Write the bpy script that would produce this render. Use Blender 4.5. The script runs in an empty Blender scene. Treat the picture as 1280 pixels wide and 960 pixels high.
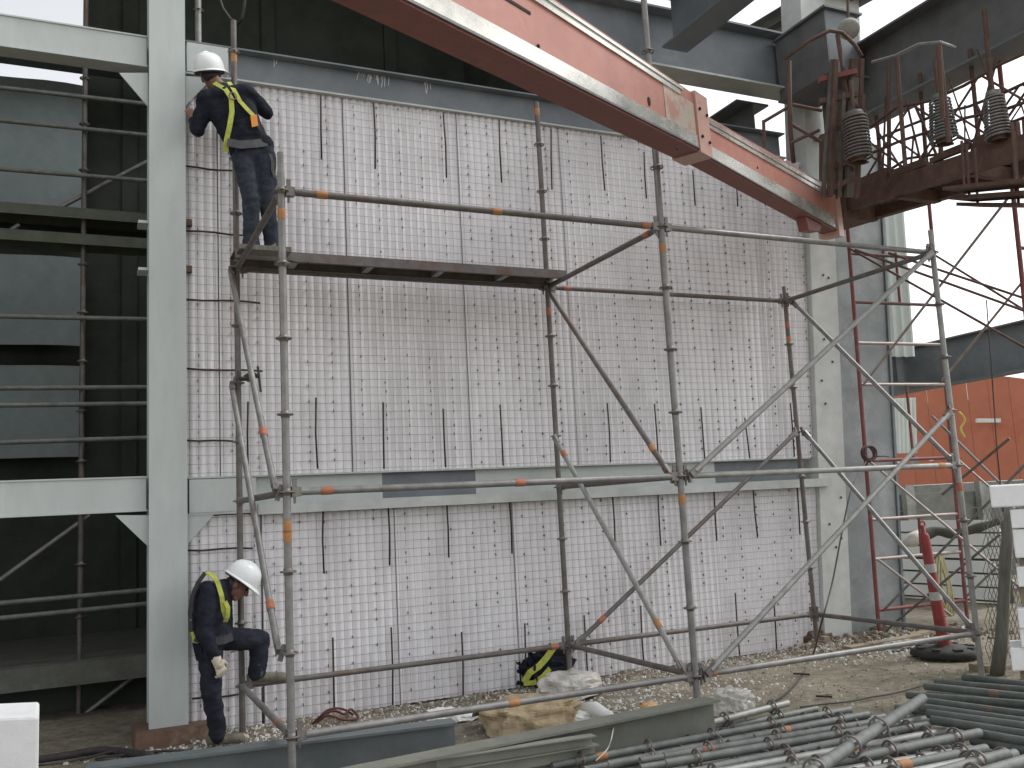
import bpy, bmesh, math, random
from mathutils import Vector as V, Matrix, Quaternion, noise
random.seed(7)
S = bpy.context.scene
COL = S.collection
R = math.radians

# ------------------------------------------------------------------ camera, sky, sun, exposure
F, YAW, PITCH, ROLL = 1147.4, 0.4349, 0.1332, -0.0526
CAM = V((-1.1475, -5.9678, 1.7302))
_f = V((math.sin(YAW)*math.cos(PITCH), math.cos(YAW)*math.cos(PITCH), math.sin(PITCH)))
_r0 = V((math.cos(YAW), -math.sin(YAW), 0)); _u0 = _r0.cross(_f)
CR = math.cos(ROLL)*_r0 + math.sin(ROLL)*_u0
CU = -math.sin(ROLL)*_r0 + math.cos(ROLL)*_u0
cam = bpy.data.cameras.new('camera'); co = bpy.data.objects.new('camera', cam); COL.objects.link(co)
cam.sensor_width = 36; cam.lens = F*36/1280; cam.clip_start = 0.05; cam.clip_end = 3000
m = Matrix((CR, CU, -_f)).transposed().to_4x4(); m.translation = CAM; co.matrix_world = m
S.camera = co

SUN_EL, SUN_AZ = R(50), R(80)          # azimuth measured from -Y towards +X
w = bpy.data.worlds.new('World'); S.world = w; w.use_nodes = True
nt = w.node_tree; nt.nodes.clear()
sky = nt.nodes.new('ShaderNodeTexSky'); sky.sky_type = 'NISHITA'; sky.sun_disc = False
sky.sun_elevation = SUN_EL; sky.sun_rotation = R(180) - SUN_AZ
sky.air_density = 1.0; sky.dust_density = 1.5; sky.ozone_density = 1.0
hs = nt.nodes.new('ShaderNodeHueSaturation'); hs.inputs['Saturation'].default_value = 0.12
bg = nt.nodes.new('ShaderNodeBackground'); bg.inputs[1].default_value = 0.15
wo = nt.nodes.new('ShaderNodeOutputWorld')
nt.links.new(sky.outputs[0], hs.inputs['Color']); nt.links.new(hs.outputs[0], bg.inputs[0]); nt.links.new(bg.outputs[0], wo.inputs[0])
sl = bpy.data.lights.new('sun', 'SUN'); sl.energy = 1.2; sl.angle = R(14); sl.color = (1, .98, .955)
so = bpy.data.objects.new('sun', sl); COL.objects.link(so)
sd = V((math.sin(SUN_AZ)*math.cos(SUN_EL), -math.cos(SUN_AZ)*math.cos(SUN_EL), math.sin(SUN_EL)))
so.rotation_euler = sd.to_track_quat('Z', 'Y').to_euler()
S.view_settings.view_transform = 'Standard'; S.view_settings.look = 'None'
S.view_settings.exposure = 0.80; S.view_settings.gamma = 1.0; S.view_settings.use_curve_mapping = False
S.render.engine = 'CYCLES'
S.cycles.max_bounces = 6; S.cycles.diffuse_bounces = 4; S.cycles.glossy_bounces = 3; S.cycles.transmission_bounces = 4
S.cycles.use_denoising = True

# measured survey points: a sight line of the photograph met with a real plane of the place
def ray(x, y): return _f + (x-640)/F*CR - (y-480)/F*CU
def on(x, y, ax, v):
    d = ray(x, y); i = 'xyz'.index(ax); return CAM + d*((v-CAM[i])/d[i])
def dep(x, y, t): return CAM + ray(x, y)*t

# ------------------------------------------------------------------ materials
MATS = {}
def mat(name, cols, rough=.6, metal=0., scale=6., bump=0., bscale=40., dirt=None, dscale=2.5, dlo=.55, dhi=.7, stretch=(1,1,1), spec=.5, trans=0., alpha=1., rvar=.12):
    """cols: two colours mixed by fine noise; dirt: third colour in larger patches"""
    if name in MATS: return MATS[name]
    M = bpy.data.materials.new(name); M.use_nodes = True; n = M.node_tree; p = n.nodes['Principled BSDF']
    tc = n.nodes.new('ShaderNodeTexCoord'); mp = n.nodes.new('ShaderNodeMapping'); mp.inputs['Scale'].default_value = stretch
    n.links.new(tc.outputs['Object'], mp.inputs[0])
    nz = n.nodes.new('ShaderNodeTexNoise'); nz.inputs['Scale'].default_value = scale; nz.inputs['Detail'].default_value = 6; nz.inputs['Roughness'].default_value = .65
    n.links.new(mp.outputs[0], nz.inputs['Vector'])
    cr = n.nodes.new('ShaderNodeValToRGB'); e = cr.color_ramp.elements
    e[0].position = .35; e[1].position = .68; e[0].color = (*cols[0], 1); e[1].color = (*cols[1], 1)
    n.links.new(nz.outputs['Fac'], cr.inputs[0]); out = cr.outputs[0]
    if dirt:
        n2 = n.nodes.new('ShaderNodeTexNoise'); n2.inputs['Scale'].default_value = dscale; n2.inputs['Detail'].default_value = 8; n2.inputs['Roughness'].default_value = .7
        n.links.new(mp.outputs[0], n2.inputs['Vector'])
        r2 = n.nodes.new('ShaderNodeValToRGB'); r2.color_ramp.elements[0].position = dlo; r2.color_ramp.elements[1].position = dhi
        n.links.new(n2.outputs['Fac'], r2.inputs[0])
        mx = n.nodes.new('ShaderNodeMix'); mx.data_type = 'RGBA'
        n.links.new(r2.outputs[0], mx.inputs['Factor']); n.links.new(out, mx.inputs['A']); mx.inputs['B'].default_value = (*dirt, 1)
        out = mx.outputs['Result']
    n.links.new(out, p.inputs['Base Color'])
    mr = n.nodes.new('ShaderNodeMapRange'); mr.inputs['To Min'].default_value = max(.03, rough-rvar); mr.inputs['To Max'].default_value = min(1, rough+rvar)
    n.links.new(nz.outputs['Fac'], mr.inputs['Value']); n.links.new(mr.outputs[0], p.inputs['Roughness'])
    p.inputs['Metallic'].default_value = metal; p.inputs['Specular IOR Level'].default_value = spec
    p.inputs['Transmission Weight'].default_value = trans; p.inputs['Alpha'].default_value = alpha
    if bump:
        n3 = n.nodes.new('ShaderNodeTexNoise'); n3.inputs['Scale'].default_value = bscale; n3.inputs['Detail'].default_value = 5
        n.links.new(mp.outputs[0], n3.inputs['Vector'])
        b = n.nodes.new('ShaderNodeBump'); b.inputs['Strength'].default_value = bump; b.inputs['Distance'].default_value = .01
        n.links.new(n3.outputs['Fac'], b.inputs['Height']); n.links.new(b.outputs[0], p.inputs['Normal'])
    MATS[name] = M; return M

GALV = mat('galvanised_steel', ((.18,.175,.167), (.29,.285,.275)), .5, .35, 9, .12, 60, dirt=(.17,.125,.095), dscale=3.5, dlo=.56, dhi=.75)
GALVD = mat('weathered_galvanised_steel', ((.115,.105,.097), (.185,.17,.158)), .6, .3, 9, .12, 60, dirt=(.15,.085,.06), dscale=3, dlo=.52, dhi=.7)
GALVP = mat('pile_galvanised_steel', ((.125,.135,.125), (.215,.225,.21)), .6, .25, 12, .12, 60, dirt=(.17,.15,.12), dscale=4, dlo=.58, dhi=.75)
GALVB = mat('bright_galvanised_steel', ((.25,.25,.235), (.37,.37,.35)), .52, .35, 12, .1, 60, dirt=(.25,.23,.2), dscale=4)
PGRN = mat('green_grey_steel', ((.085,.10,.092), (.145,.162,.15)), .6, .25, 10, .12, 60, dirt=(.13,.12,.10), dscale=4, dlo=.56, dhi=.75)
RING = mat('rosette_steel', ((.15,.14,.13), (.27,.25,.235)), .5, .5, 20, .1, 80, dirt=(.16,.1,.07), dscale=8)
TAPE = mat('orange_band_paint', ((.40,.17,.06), (.52,.25,.085)), .65, 0, 30, dirt=(.22,.14,.09), dscale=18, dlo=.5, dhi=.7)
TAPER = mat('red_orange_band_paint', ((.36,.12,.07), (.46,.17,.10)), .65, 0, 30, dirt=(.23,.13,.10), dscale=18, dlo=.55, dhi=.7)
WHITE = mat('white_steel_paint', ((.475,.515,.50), (.55,.59,.575)), .5, 0, 3, .05, 30, dirt=(.40,.42,.39), dscale=1.5, dlo=.55, dhi=.85, stretch=(2,2,.6))
PRIMER = mat('grey_primer', ((.135,.155,.17), (.19,.21,.225)), .55, 0, 4, .05, 30, dirt=(.24,.25,.25), dscale=2, dlo=.6, dhi=.85)
PRIMD = mat('dark_grey_primer', ((.115,.12,.118), (.165,.17,.165)), .55, 0, 5, .06, 30, dirt=(.2,.19,.17), dscale=3, dlo=.6, dhi=.85)
LGREY = mat('light_grey_flange', ((.42,.44,.42), (.54,.56,.54)), .5, 0, 4, .05, 30, dirt=(.25,.26,.25), dscale=3, dlo=.58, dhi=.75)
COLG = mat('grey_column_paint', ((.19,.21,.215), (.28,.305,.305)), .55, 0, 2, .06, 30, dirt=(.45,.47,.46), dscale=1.3, dlo=.48, dhi=.78)
PLAST = mat('white_render', ((.50,.51,.49), (.60,.61,.59)), .85, 0, 5, .2, 60, dirt=(.40,.39,.36), dscale=2.2, dlo=.56, dhi=.8)
EPS = mat('white_polystyrene', ((.86,.84,.855), (.90,.885,.90)), .8, 0, 4, .25, 120, dirt=(.64,.615,.625), dscale=1.1, dlo=.45, dhi=.85, stretch=(2.4,1,.7))
EPSN = mat('clean_polystyrene', ((.78,.79,.79), (.86,.87,.87)), .75, 0, 10, .3, 150)
WIRE = mat('mesh_wire', ((.22,.21,.215), (.32,.31,.315)), .5, .3, 30)
PIN = mat('dark_wire_hole', ((.09,.085,.085), (.14,.13,.13)), .7, 0, 30)
REBAR = mat('rusty_rebar', ((.035,.025,.022), (.075,.045,.035)), .75, .2, 30, .3, 200)
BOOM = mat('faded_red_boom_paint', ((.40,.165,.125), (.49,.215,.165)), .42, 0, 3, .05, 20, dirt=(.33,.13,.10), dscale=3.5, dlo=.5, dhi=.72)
BOOMU = mat('shaded_boom_underside', ((.19,.062,.05), (.27,.09,.07)), .6, 0, 6, .1, 40, dirt=(.11,.07,.055), dscale=4, dlo=.55, dhi=.7)  # boom red darkened for the underside, shade put into the colour
CHROME = mat('bare_polished_steel', ((.60,.585,.53), (.78,.77,.72)), .27, .75, 2.5, .1, 15, dirt=(.42,.36,.28), dscale=5, dlo=.57, dhi=.75)
DARK = mat('dark_hole', ((.01,.01,.01), (.02,.02,.02)), .9)
RUST = mat('rusty_steel', ((.095,.055,.043), (.16,.095,.075)), .8, .1, 9, .3, 60, dirt=(.09,.06,.05), dscale=5)
REDF = mat('red_frame_paint', ((.16,.045,.042), (.23,.07,.063)), .6, 0, 8, .1, 60, dirt=(.2,.13,.11), dscale=6, dlo=.55, dhi=.7)
PALEF = mat('bare_frame_tube', ((.30,.24,.22), (.42,.36,.33)), .5, .3, 10)
GROUND = None
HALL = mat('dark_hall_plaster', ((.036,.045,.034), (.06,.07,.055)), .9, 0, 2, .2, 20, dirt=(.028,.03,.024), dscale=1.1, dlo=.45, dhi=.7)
SHEET = mat('blue_grey_sheet', ((.22,.27,.265), (.29,.34,.335)), .6, 0, 3, .1, 20, dirt=(.2,.225,.22), dscale=.7, dlo=.5, dhi=.75)
NAVY = mat('navy_workwear', ((.010,.012,.019), (.022,.025,.036)), .9, 0, 14, .35, 60, spec=.2)
JEANS = mat('dusty_denim', ((.022,.027,.038), (.048,.056,.07)), .9, 0, 12, .4, 70, dirt=(.11,.12,.14), dscale=5, dlo=.58, dhi=.75, spec=.2)
JEANSD = mat('dark_denim', ((.014,.017,.026), (.032,.036,.050)), .9, 0, 12, .4, 70, dirt=(.17,.17,.18), dscale=9, dlo=.6, dhi=.68, spec=.2)
SKIN = mat('brown_skin', ((.15,.075,.05), (.22,.115,.08)), .55, 0, 20)
HELM = mat('white_helmet_shell', ((.76,.79,.79), (.82,.85,.85)), .3, 0, 8, spec=.5, rvar=.05)
YEL = mat('yellow_green_webbing', ((.38,.41,.06), (.52,.55,.11)), .8, 0, 30, .3, 200, dirt=(.25,.26,.08), dscale=10, dlo=.52, dhi=.7)
ORNG = mat('orange_tag', ((.7,.25,.03), (.8,.33,.06)), .6, 0, 30)
BLACK = mat('black_webbing', ((.02,.02,.02), (.04,.04,.04)), .7, 0, 30)
GLOVE = mat('cream_glove', ((.50,.46,.37), (.62,.58,.49)), .9, 0, 30, .4, 150, dirt=(.35,.25,.18), dscale=14, dlo=.5, dhi=.65)
BOOT = mat('dusty_boot_leather', ((.11,.10,.075), (.2,.185,.145)), .8, 0, 25, .3, 100)
KRAFT = mat('kraft_paper', ((.33,.255,.15), (.50,.40,.26)), .85, 0, 7, 1.0, 9, dirt=(.3,.2,.11), dscale=4, dlo=.56, dhi=.7)
POLY = mat('cloudy_plastic_sheet', ((.50,.48,.43), (.68,.66,.61)), .3, 0, 5, .5, 25, dirt=(.42,.37,.29), dscale=5, dlo=.54, dhi=.7)
ORANGEW = mat('orange_cladding', ((.46,.15,.085), (.54,.19,.11)), .6, 0, 1.5, dirt=(.42,.11,.05), dscale=.6)
CONC = mat('stained_concrete', ((.24,.25,.22), (.35,.36,.325)), .9, 0, 5, .4, 30, dirt=(.17,.175,.15), dscale=1.6, dlo=.5, dhi=.7)
MINT = mat('pale_green_sheet', ((.74,.80,.77), (.80,.85,.83)), .5, 0, 5)
WBOARD = mat('off_white_board', ((.78,.80,.77), (.85,.865,.84)), .7, 0, 4, .1, 30, dirt=(.66,.67,.63), dscale=1.2)
WOOD = mat('weathered_timber', ((.13,.125,.105), (.22,.21,.18)), .9, 0, 6, .5, 30, stretch=(6,6,1))
BROWNW = mat('brown_timber', ((.2,.16,.11), (.3,.25,.18)), .9, 0, 6, .5, 30)
CABLE = mat('black_cable', ((.03,.03,.028), (.06,.055,.05)), .6)
REDP = mat('red_post_paint', ((.22,.028,.027), (.31,.05,.045)), .55, 0, 8, .1, 40, dirt=(.25,.05,.04), dscale=6)
WHB = mat('white_reflective_band', ((.72,.72,.7), (.8,.8,.78)), .5)
RUBBER = mat('black_rubber', ((.02,.02,.02), (.045,.045,.04)), .8, 0, 8, .2, 40, dirt=(.12,.11,.09), dscale=5, dlo=.6, dhi=.8)

# ------------------------------------------------------------------ mesh helper
def basis(d):
    d = d.normalized(); a = V((0,0,1)) if abs(d.z) < .9 else V((0,1,0))
    x = d.cross(a).normalized(); return x, x.cross(d).normalized(), d
class MB:
    def __init__(s): s.v = []; s.f = []; s.m = []; s.sm = []
    def add(s, vs, fs, mi=0, sm=False):
        o = len(s.v); s.v += [V(p) for p in vs]; s.f += [tuple(i+o for i in f) for f in fs]; s.m += [mi]*len(fs); s.sm += [sm]*len(fs); return s
    def hexa(s, a, b, mi=0):          # two quads, same winding
        return s.add(list(a)+list(b), [(3,2,1,0),(4,5,6,7),(0,1,5,4),(1,2,6,5),(2,3,7,6),(3,0,4,7)], mi)
    def box(s, lo, hi, mi=0):
        x0,y0,z0 = lo; x1,y1,z1 = hi
        return s.hexa([(x0,y0,z0),(x1,y0,z0),(x1,y1,z0),(x0,y1,z0)], [(x0,y0,z1),(x1,y0,z1),(x1,y1,z1),(x0,y1,z1)], mi)
    def bar(s, p, q, wd, ht, up=None, mi=0):       # rectangular bar, wd sideways, ht along up
        p, q = V(p), V(q); d = (q-p).normalized(); up = V(up) if up else (V((0,0,1)) if abs(d.z) < .95 else V((0,-1,0)))
        x = d.cross(up).normalized()*wd/2; u = x.cross(d).normalized()*ht/2
        return s.hexa([p-x-u, p+x-u, p+x+u, p-x+u], [q-x-u, q+x-u, q+x+u, q-x+u], mi)
    def tube(s, p, q, r, n=10, r2=None, mi=0, cap=True, sm=True):
        p, q = V(p), V(q); r2 = r if r2 is None else r2; x, y, d = basis(q-p)
        a = [x*math.cos(2*math.pi*i/n)+y*math.sin(2*math.pi*i/n) for i in range(n)]
        s.add([p+c*r for c in a]+[q+c*r2 for c in a], [(i,(i+1)%n,n+(i+1)%n,n+i) for i in range(n)], mi, sm)
        if cap:
            s.add([p+c*r for c in a], [tuple(range(n))[::-1]], mi); s.add([q+c*r2 for c in a], [tuple(range(n))], mi)
        return s
    def path(s, pts, r, n=6, mi=0):
        pts = [V(p) for p in pts]; rings = []; N = len(pts); px = None
        for i, p in enumerate(pts):
            d = (pts[min(i+1,N-1)]-pts[max(i-1,0)]).normalized()
            if px is None: px = basis(d)[0]
            x = (px - d*px.dot(d)); x = x.normalized() if x.length > 1e-6 else basis(d)[0]; px = x; y = x.cross(d)
            rr = r[i] if isinstance(r, (list, tuple)) else r
            rings.append([p+(x*math.cos(2*math.pi*k/n)+y*math.sin(2*math.pi*k/n))*rr for k in range(n)])
        vs = [v for rg in rings for v in rg]
        fs = [(i*n+k, (i+1)*n+k, (i+1)*n+(k+1)%n, i*n+(k+1)%n) for i in range(N-1) for k in range(n)]
        fs += [tuple(range(n)), tuple((N-1)*n+k for k in range(n))[::-1]]
        return s.add(vs, fs, mi, True)
    def lathe(s, prof, c=(0,0,0), n=16, axis=(0,0,1), mi=0, sm=True):
        x, y, d = basis(V(axis)); c = V(c); N = len(prof)
        vs = [c+d*h+(x*math.cos(2*math.pi*k/n)+y*math.sin(2*math.pi*k/n))*r for r, h in prof for k in range(n)]
        fs = [(i*n+k, i*n+(k+1)%n, (i+1)*n+(k+1)%n, (i+1)*n+k) for i in range(N-1) for k in range(n)]
        return s.add(vs, fs, mi, sm)
    def prism(s, poly, off, mi=0):
        n = len(poly); poly = [V(p) for p in poly]; off = V(off)
        return s.add(poly+[p+off for p in poly], [tuple(range(n))[::-1], tuple(range(n,2*n))]+[(i,(i+1)%n,n+(i+1)%n,n+i) for i in range(n)], mi)
    def ibeam(s, p, q, H, W, tf=.014, tw=.01, up=None, mi=0):
        p, q = V(p), V(q); d = (q-p).normalized(); up = V(up) if up else V((0,0,1)); x = d.cross(up).normalized(); up = x.cross(d).normalized()
        for k in (1, -1): s.bar(p+up*k*(H/2-tf/2), q+up*k*(H/2-tf/2), W, tf, up, mi)
        s.bar(p, q, tw, H-2*tf, up, mi); return s
    def torus(s, c, Rr, r, axis=(0,0,1), n=24, k=6, mi=0):
        x, y, d = basis(V(axis)); c = V(c); vs = []; fs = []
        for i in range(n):
            a = 2*math.pi*i/n; e = x*math.cos(a)+y*math.sin(a)
            for j in range(k):
                b = 2*math.pi*j/k; vs.append(c+e*(Rr+r*math.cos(b))+d*r*math.sin(b))
        for i in range(n):
            for j in range(k): fs.append((i*k+j, ((i+1)%n)*k+j, ((i+1)%n)*k+(j+1)%k, i*k+(j+1)%k))
        return s.add(vs, fs, mi, True)
    def mesh(s, name, mats, org=V((0,0,0)), fix=True):
        me = bpy.data.meshes.new(name); me.from_pydata([v-org for v in s.v], [], s.f)
        for mm in (mats if isinstance(mats, (list, tuple)) else [mats]): me.materials.append(mm)
        me.polygons.foreach_set('material_index', s.m); me.polygons.foreach_set('use_smooth', s.sm); me.update()
        if fix:
            b = bmesh.new(); b.from_mesh(me); bmesh.ops.recalc_face_normals(b, faces=b.faces); b.to_mesh(me); b.free()
        return me
    def build(s, name, mats, parent=None, fix=True):
        org = wloc(parent) if parent else V((0,0,0))
        return link(name, s.mesh(name, mats, org, fix), parent)
def wloc(o):
    p = V((0,0,0))
    while o: p = p + o.location; o = o.parent
    return p
def link(name, me, parent=None, loc=None, rot=None):
    o = bpy.data.objects.new(name, me); COL.objects.link(o)
    if parent: o.parent = parent
    if loc is not None: o.location = V(loc) - (wloc(parent) if parent else V((0,0,0)))
    if rot is not None: o.rotation_mode = 'QUATERNION'; o.rotation_quaternion = rot
    return o
def tag(o, label, cat, group=None):
    o['label'] = label; o['category'] = cat; o['kind'] = 'thing'
    if group: o['group'] = group
    return o
def thing(name, label, cat, loc=(0,0,0), group=None):
    o = bpy.data.objects.new(name, None); COL.objects.link(o); o.location = loc; o.empty_display_size = .1
    return tag(o, label, cat, group)
def single(name, mb, mats, label, cat, group=None, loc=None):
    org = V(loc) if loc is not None else sum(mb.v, V((0,0,0)))/len(mb.v)
    o = link(name, mb.mesh(name, mats, org), None, org); return tag(o, label, cat, group)
def tree(root): return [root] + [c for ch in root.children for c in tree(ch)]
def qz(d): return V((0,0,1)).rotation_difference(V(d).normalized())

# ------------------------------------------------------------------ ground
def axis_lines(a, b, step):
    out = [a]; x = a
    while x < b-1e-6: x += step; out.append(x)
    g = step; lo = a; pre = []
    while lo > -900: g *= 1.6; lo -= g; pre.append(lo)
    g = step; hi = b
    while hi < 900: g *= 1.6; hi += g; out.append(hi)
    return pre[::-1]+out
gx = axis_lines(-3.5, 10, .09); gy = axis_lines(-4, 4.5, .09)
def gz(x, y):
    k = max(0, 1-max(0, abs(x-3.2)-6.5)/3)*max(0, 1-max(0, abs(y)-4)/2)
    h = .022*noise.noise(V((x*.9, y*.9, 3)))+.010*noise.noise(V((x*4, y*4, 1)))+.004*noise.noise(V((x*13, y*13, 5)))
    # rubble swept against the wall foot and the corner column
    h += .05*math.exp(-((y-2.15)/.22)**2)*(.5+.5*noise.noise(V((x*2.2, 7, 0))))*(1 if -.4 < x < 6.4 else 0)
    h += .12*math.exp(-((y-2.0)/.35)**2-((x-6.9)/.8)**2)*(1+.5*noise.noise(V((x*5, y*5, 0))))
    return h*k
M = bpy.data.materials.new('bare_earth_slab'); M.use_nodes = True; n = M.node_tree; p = n.nodes['Principled BSDF']; p.inputs['Roughness'].default_value = .95; p.inputs['Specular IOR Level'].default_value = .2
tc = n.nodes.new('ShaderNodeTexCoord')
def nz(sc, det=8, rg=.65):
    t = n.nodes.new('ShaderNodeTexNoise'); t.inputs['Scale'].default_value = sc; t.inputs['Detail'].default_value = det; t.inputs['Roughness'].default_value = rg
    n.links.new(tc.outputs['Object'], t.inputs['Vector']); return t
def ramp(src, stops):
    r = n.nodes.new('ShaderNodeValToRGB'); e = r.color_ramp.elements
    while len(e) < len(stops): e.new(.5)
    for el, (ps, c) in zip(e, stops): el.position = ps; el.color = (*c, 1)
    n.links.new(src, r.inputs[0]); return r
a = ramp(nz(1.1).outputs['Fac'], [(.3,(.17,.155,.12)), (.5,(.26,.238,.185)), (.7,(.34,.315,.255))])
b = ramp(nz(9).outputs['Fac'], [(.38,(.55,.53,.5)), (.6,(1.02,1,1))])
c = ramp(nz(60, 4).outputs['Fac'], [(.35,(.72,.7,.68)), (.6,(1.05,1.05,1.05))])
m1 = n.nodes.new('ShaderNodeMix'); m1.data_type = 'RGBA'; m1.blend_type = 'MULTIPLY'; m1.inputs['Factor'].default_value = .75
n.links.new(a.outputs[0], m1.inputs['A']); n.links.new(b.outputs[0], m1.inputs['B'])
m2 = n.nodes.new('ShaderNodeMix'); m2.data_type = 'RGBA'; m2.blend_type = 'MULTIPLY'; m2.inputs['Factor'].default_value = .8
n.links.new(m1.outputs['Result'], m2.inputs['A']); n.links.new(c.outputs[0], m2.inputs['B']); n.links.new(m2.outputs['Result'], p.inputs['Base Color'])
bp = n.nodes.new('ShaderNodeBump'); bp.inputs['Strength'].default_value = .5; bp.inputs['Distance'].default_value = .02
n.links.new(nz(45, 8).outputs['Fac'], bp.inputs['Height']); n.links.new(bp.outputs[0], p.inputs['Normal'])
GROUND = M
g = MB(); nx = len(gx)
g.add([(x, y, gz(x, y)) for y in gy for x in gx], [(j*nx+i, j*nx+i+1, (j+1)*nx+i+1, (j+1)*nx+i) for j in range(len(gy)-1) for i in range(nx-1)], 0, True)
o = g.build('ground', GROUND, None, False); o['kind'] = 'structure'

# ------------------------------------------------------------------ steel frame: columns and beams
YW = 2.30                      # front face of the infill panels
WX0, WX1 = -.40, 6.42
wc = thing('steel_column', 'pale painted steel column standing left of the white panel wall, full height', 'column', (-.55, 2.2, 0))
MB().box((-.70,2.20,.125), (-.40,2.222,9.5)).build('front_flange', WHITE, wc)
MB().box((-.56,2.222,.125), (-.54,2.48,9.5)).build('web', WHITE, wc)
MB().box((-.70,2.48,.125), (-.40,2.502,9.5)).build('rear_flange', WHITE, wc)
bpl = MB(); bpl.hexa([(-.82,2.04,-.04),(-.2,2.0,-.04),(-.2,2.6,-.04),(-.82,2.6,-.04)], [(-.80,2.08,.122),(-.22,2.06,.122),(-.22,2.6,.122),(-.80,2.6,.122)])
bpl.build('base_block', mat('rusty_base', ((.13,.075,.05), (.2,.12,.085)), .9, 0, 9, .4, 50, dirt=(.26,.22,.17), dscale=5), wc)
def gusset(pts, y=2.262):
    MB().prism([on(*q, 'y', y) for q in pts], (0, .016, 0)).build('gusset_plate', WHITE, wc)
gusset([(149,91),(185,91),(185,133)]); gusset([(232,95),(266,97),(232,132)]); gusset([(144,644),(186,644),(186,684)]); gusset([(232,642),(272,638),(233,682)])
for q in ((176,277), (176,336)):
    a = on(q[0], q[1], 'y', 2.26); MB().box((a.x-.02,2.25,a.z-.012), (-.702,2.45,a.z+.012)).build('stiffener_plate', WHITE, wc)
for q in ((240,278), (240,336)):
    a = on(q[0], q[1], 'y', 2.24); MB().box((-.398,2.23,a.z-.03), (a.x,2.29,a.z+.025)).build('stiffener_stub', RUST, wc)
for x0, y0, x1, y1 in ((230,208,291,214),(230,288,306,294),(230,374,325,378),(230,461,328,464),(230,550,301,552),(232,688,316,685),(240,874,302,868)):
    a, b = on(x0,y0,'y',2.26), on(x1,y1,'y',2.25); MB().path([a.lerp(b,t)+V((0,0,.006*math.sin(t*7+y0))) for t in (0,.25,.5,.75,1)], .009, 6).build('rebar_tie', REBAR, wc)

def wbeam(name, label, x0, x1, zb, zt, segs, stub, lip=0):
    y0 = 2.255
    t = thing(name, label, 'beam', (x0, y0, zb))
    MB().box((x0,y0,zt-.016), (x1,y0+.2,zt)).build('top_flange', LGREY if lip else PRIMER, t)
    MB().box((x0,y0,zb), (x1,y0+.2,zb+(.016 if not lip else .02))).build('bottom_flange', LGREY, t)
    for a, b, mm in segs: MB().box((a,y0+.09,zb+.018), (b,y0+.10,zt-.018)).build('web', mm, t)
    if stub: MB().box((x0+.012,y0-.004,zb+.022), (stub,y0+.088,zt-.022)).build('end_plate', WHITE, t)
    return t
tb = wbeam('floor_beam', 'long grey steel beam along the top edge of the white panel wall', -.392, 6.5, 5.74, 6.06, [(-.38,6.48,PRIMER)], -.02)
mb_ = wbeam('floor_beam', 'white and grey patched steel beam across the white panel wall at mid height', -.392, 6.42, 1.80, 2.125,
    [(-.38,1.33,WHITE),(1.33,2.27,PRIMER),(2.27,5.12,WHITE),(5.12,6.41,PRIMER)], .17, 1)
MB().box((.175,2.17,1.78), (6.62,2.254,1.872)).build('ledger_angle', LGREY, mb_)
# paint runs on the top beam
drip = MB()
for cx in [450,457,460,466,470,473,478,484,531,534,540,345]:
    for k in range(2):
        a = on(cx+random.uniform(-3,3), 88+.16*(cx-450)+random.uniform(-1,1), 'y', 2.34); l = random.uniform(.04,.15)
        drip.bar(a, a+V((random.uniform(-.03,.005),0,-l)), .005, .004, (0,-1,0))
drip.build('paint_drip', WHB, tb)
def rod(parent, x0, y0, x1, y1, y=2.235):
    a, b = on(x0,y0,'y',y), on(x1,y1,'y',y); d = random.uniform(-.01,.01)
    MB().path([a, a.lerp(b,.5)+V((d,0,0)), b], .0085, 6).build('starter_bar', REBAR, parent)
for x,y0,y1,x2 in ((401,119,199,402),(467,128,211,469),(554,141,222,558),(624,150,228,627),(689,161,237,690),(751,170,238,756),(805,190,248,808),(866,213,257,869),(921,236,258,922)): rod(tb,x,y0,x2,y1)
for x,y0,y1,x2 in ((310,502,586,310),(395,497,586,397),(479,503,586,480),(554,511,584,557),(625,506,582,629),(759,504,578,763),(818,505,577,823),(876,509,575,881),(931,522,573,937),(988,504,571,993)): rod(mb_,x,y0,x2,y1)
for x,y0,y1,x2 in ((404,630,717,405),(485,627,707,487),(558,622,697,561),(636,618,692,640),(765,613,683,769),(822,610,682,826),(892,607,676,896),(941,604,672,947),(996,603,668,1000)): rod(mb_,x,y0,x2,y1)
LOWBARS = ((328,859,908,329),(416,797,897,418),(489,784,888,491),(577,790,874,579),(656,779,851,657),(730,769,852,735),(801,757,832,805),(919,741,824,925),(967,745,817,971))

# left bay beams
for nm, zt, zb, lab in (('floor_beam', 6.045, 5.755, 'white painted beam of the open bay, near the top of the photo'), ('floor_beam', 2.145, 1.855, 'white painted beam of the open bay at mid height left of the column')):
    t = thing(nm, lab, 'beam', (-4, 2.27, zb))
    MB().box((-6.5,2.28,zb+.014), (-.716,2.44,zt-.014)).build('web', WHITE, t)
    MB().box((-6.5,2.268,zt-.0135), (-.708,2.46,zt)).build('top_flange', WHITE, t)
    MB().box((-6.5,2.268,zb), (-.708,2.46,zb+.0135)).build('bottom_flange', WHITE, t)

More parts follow.
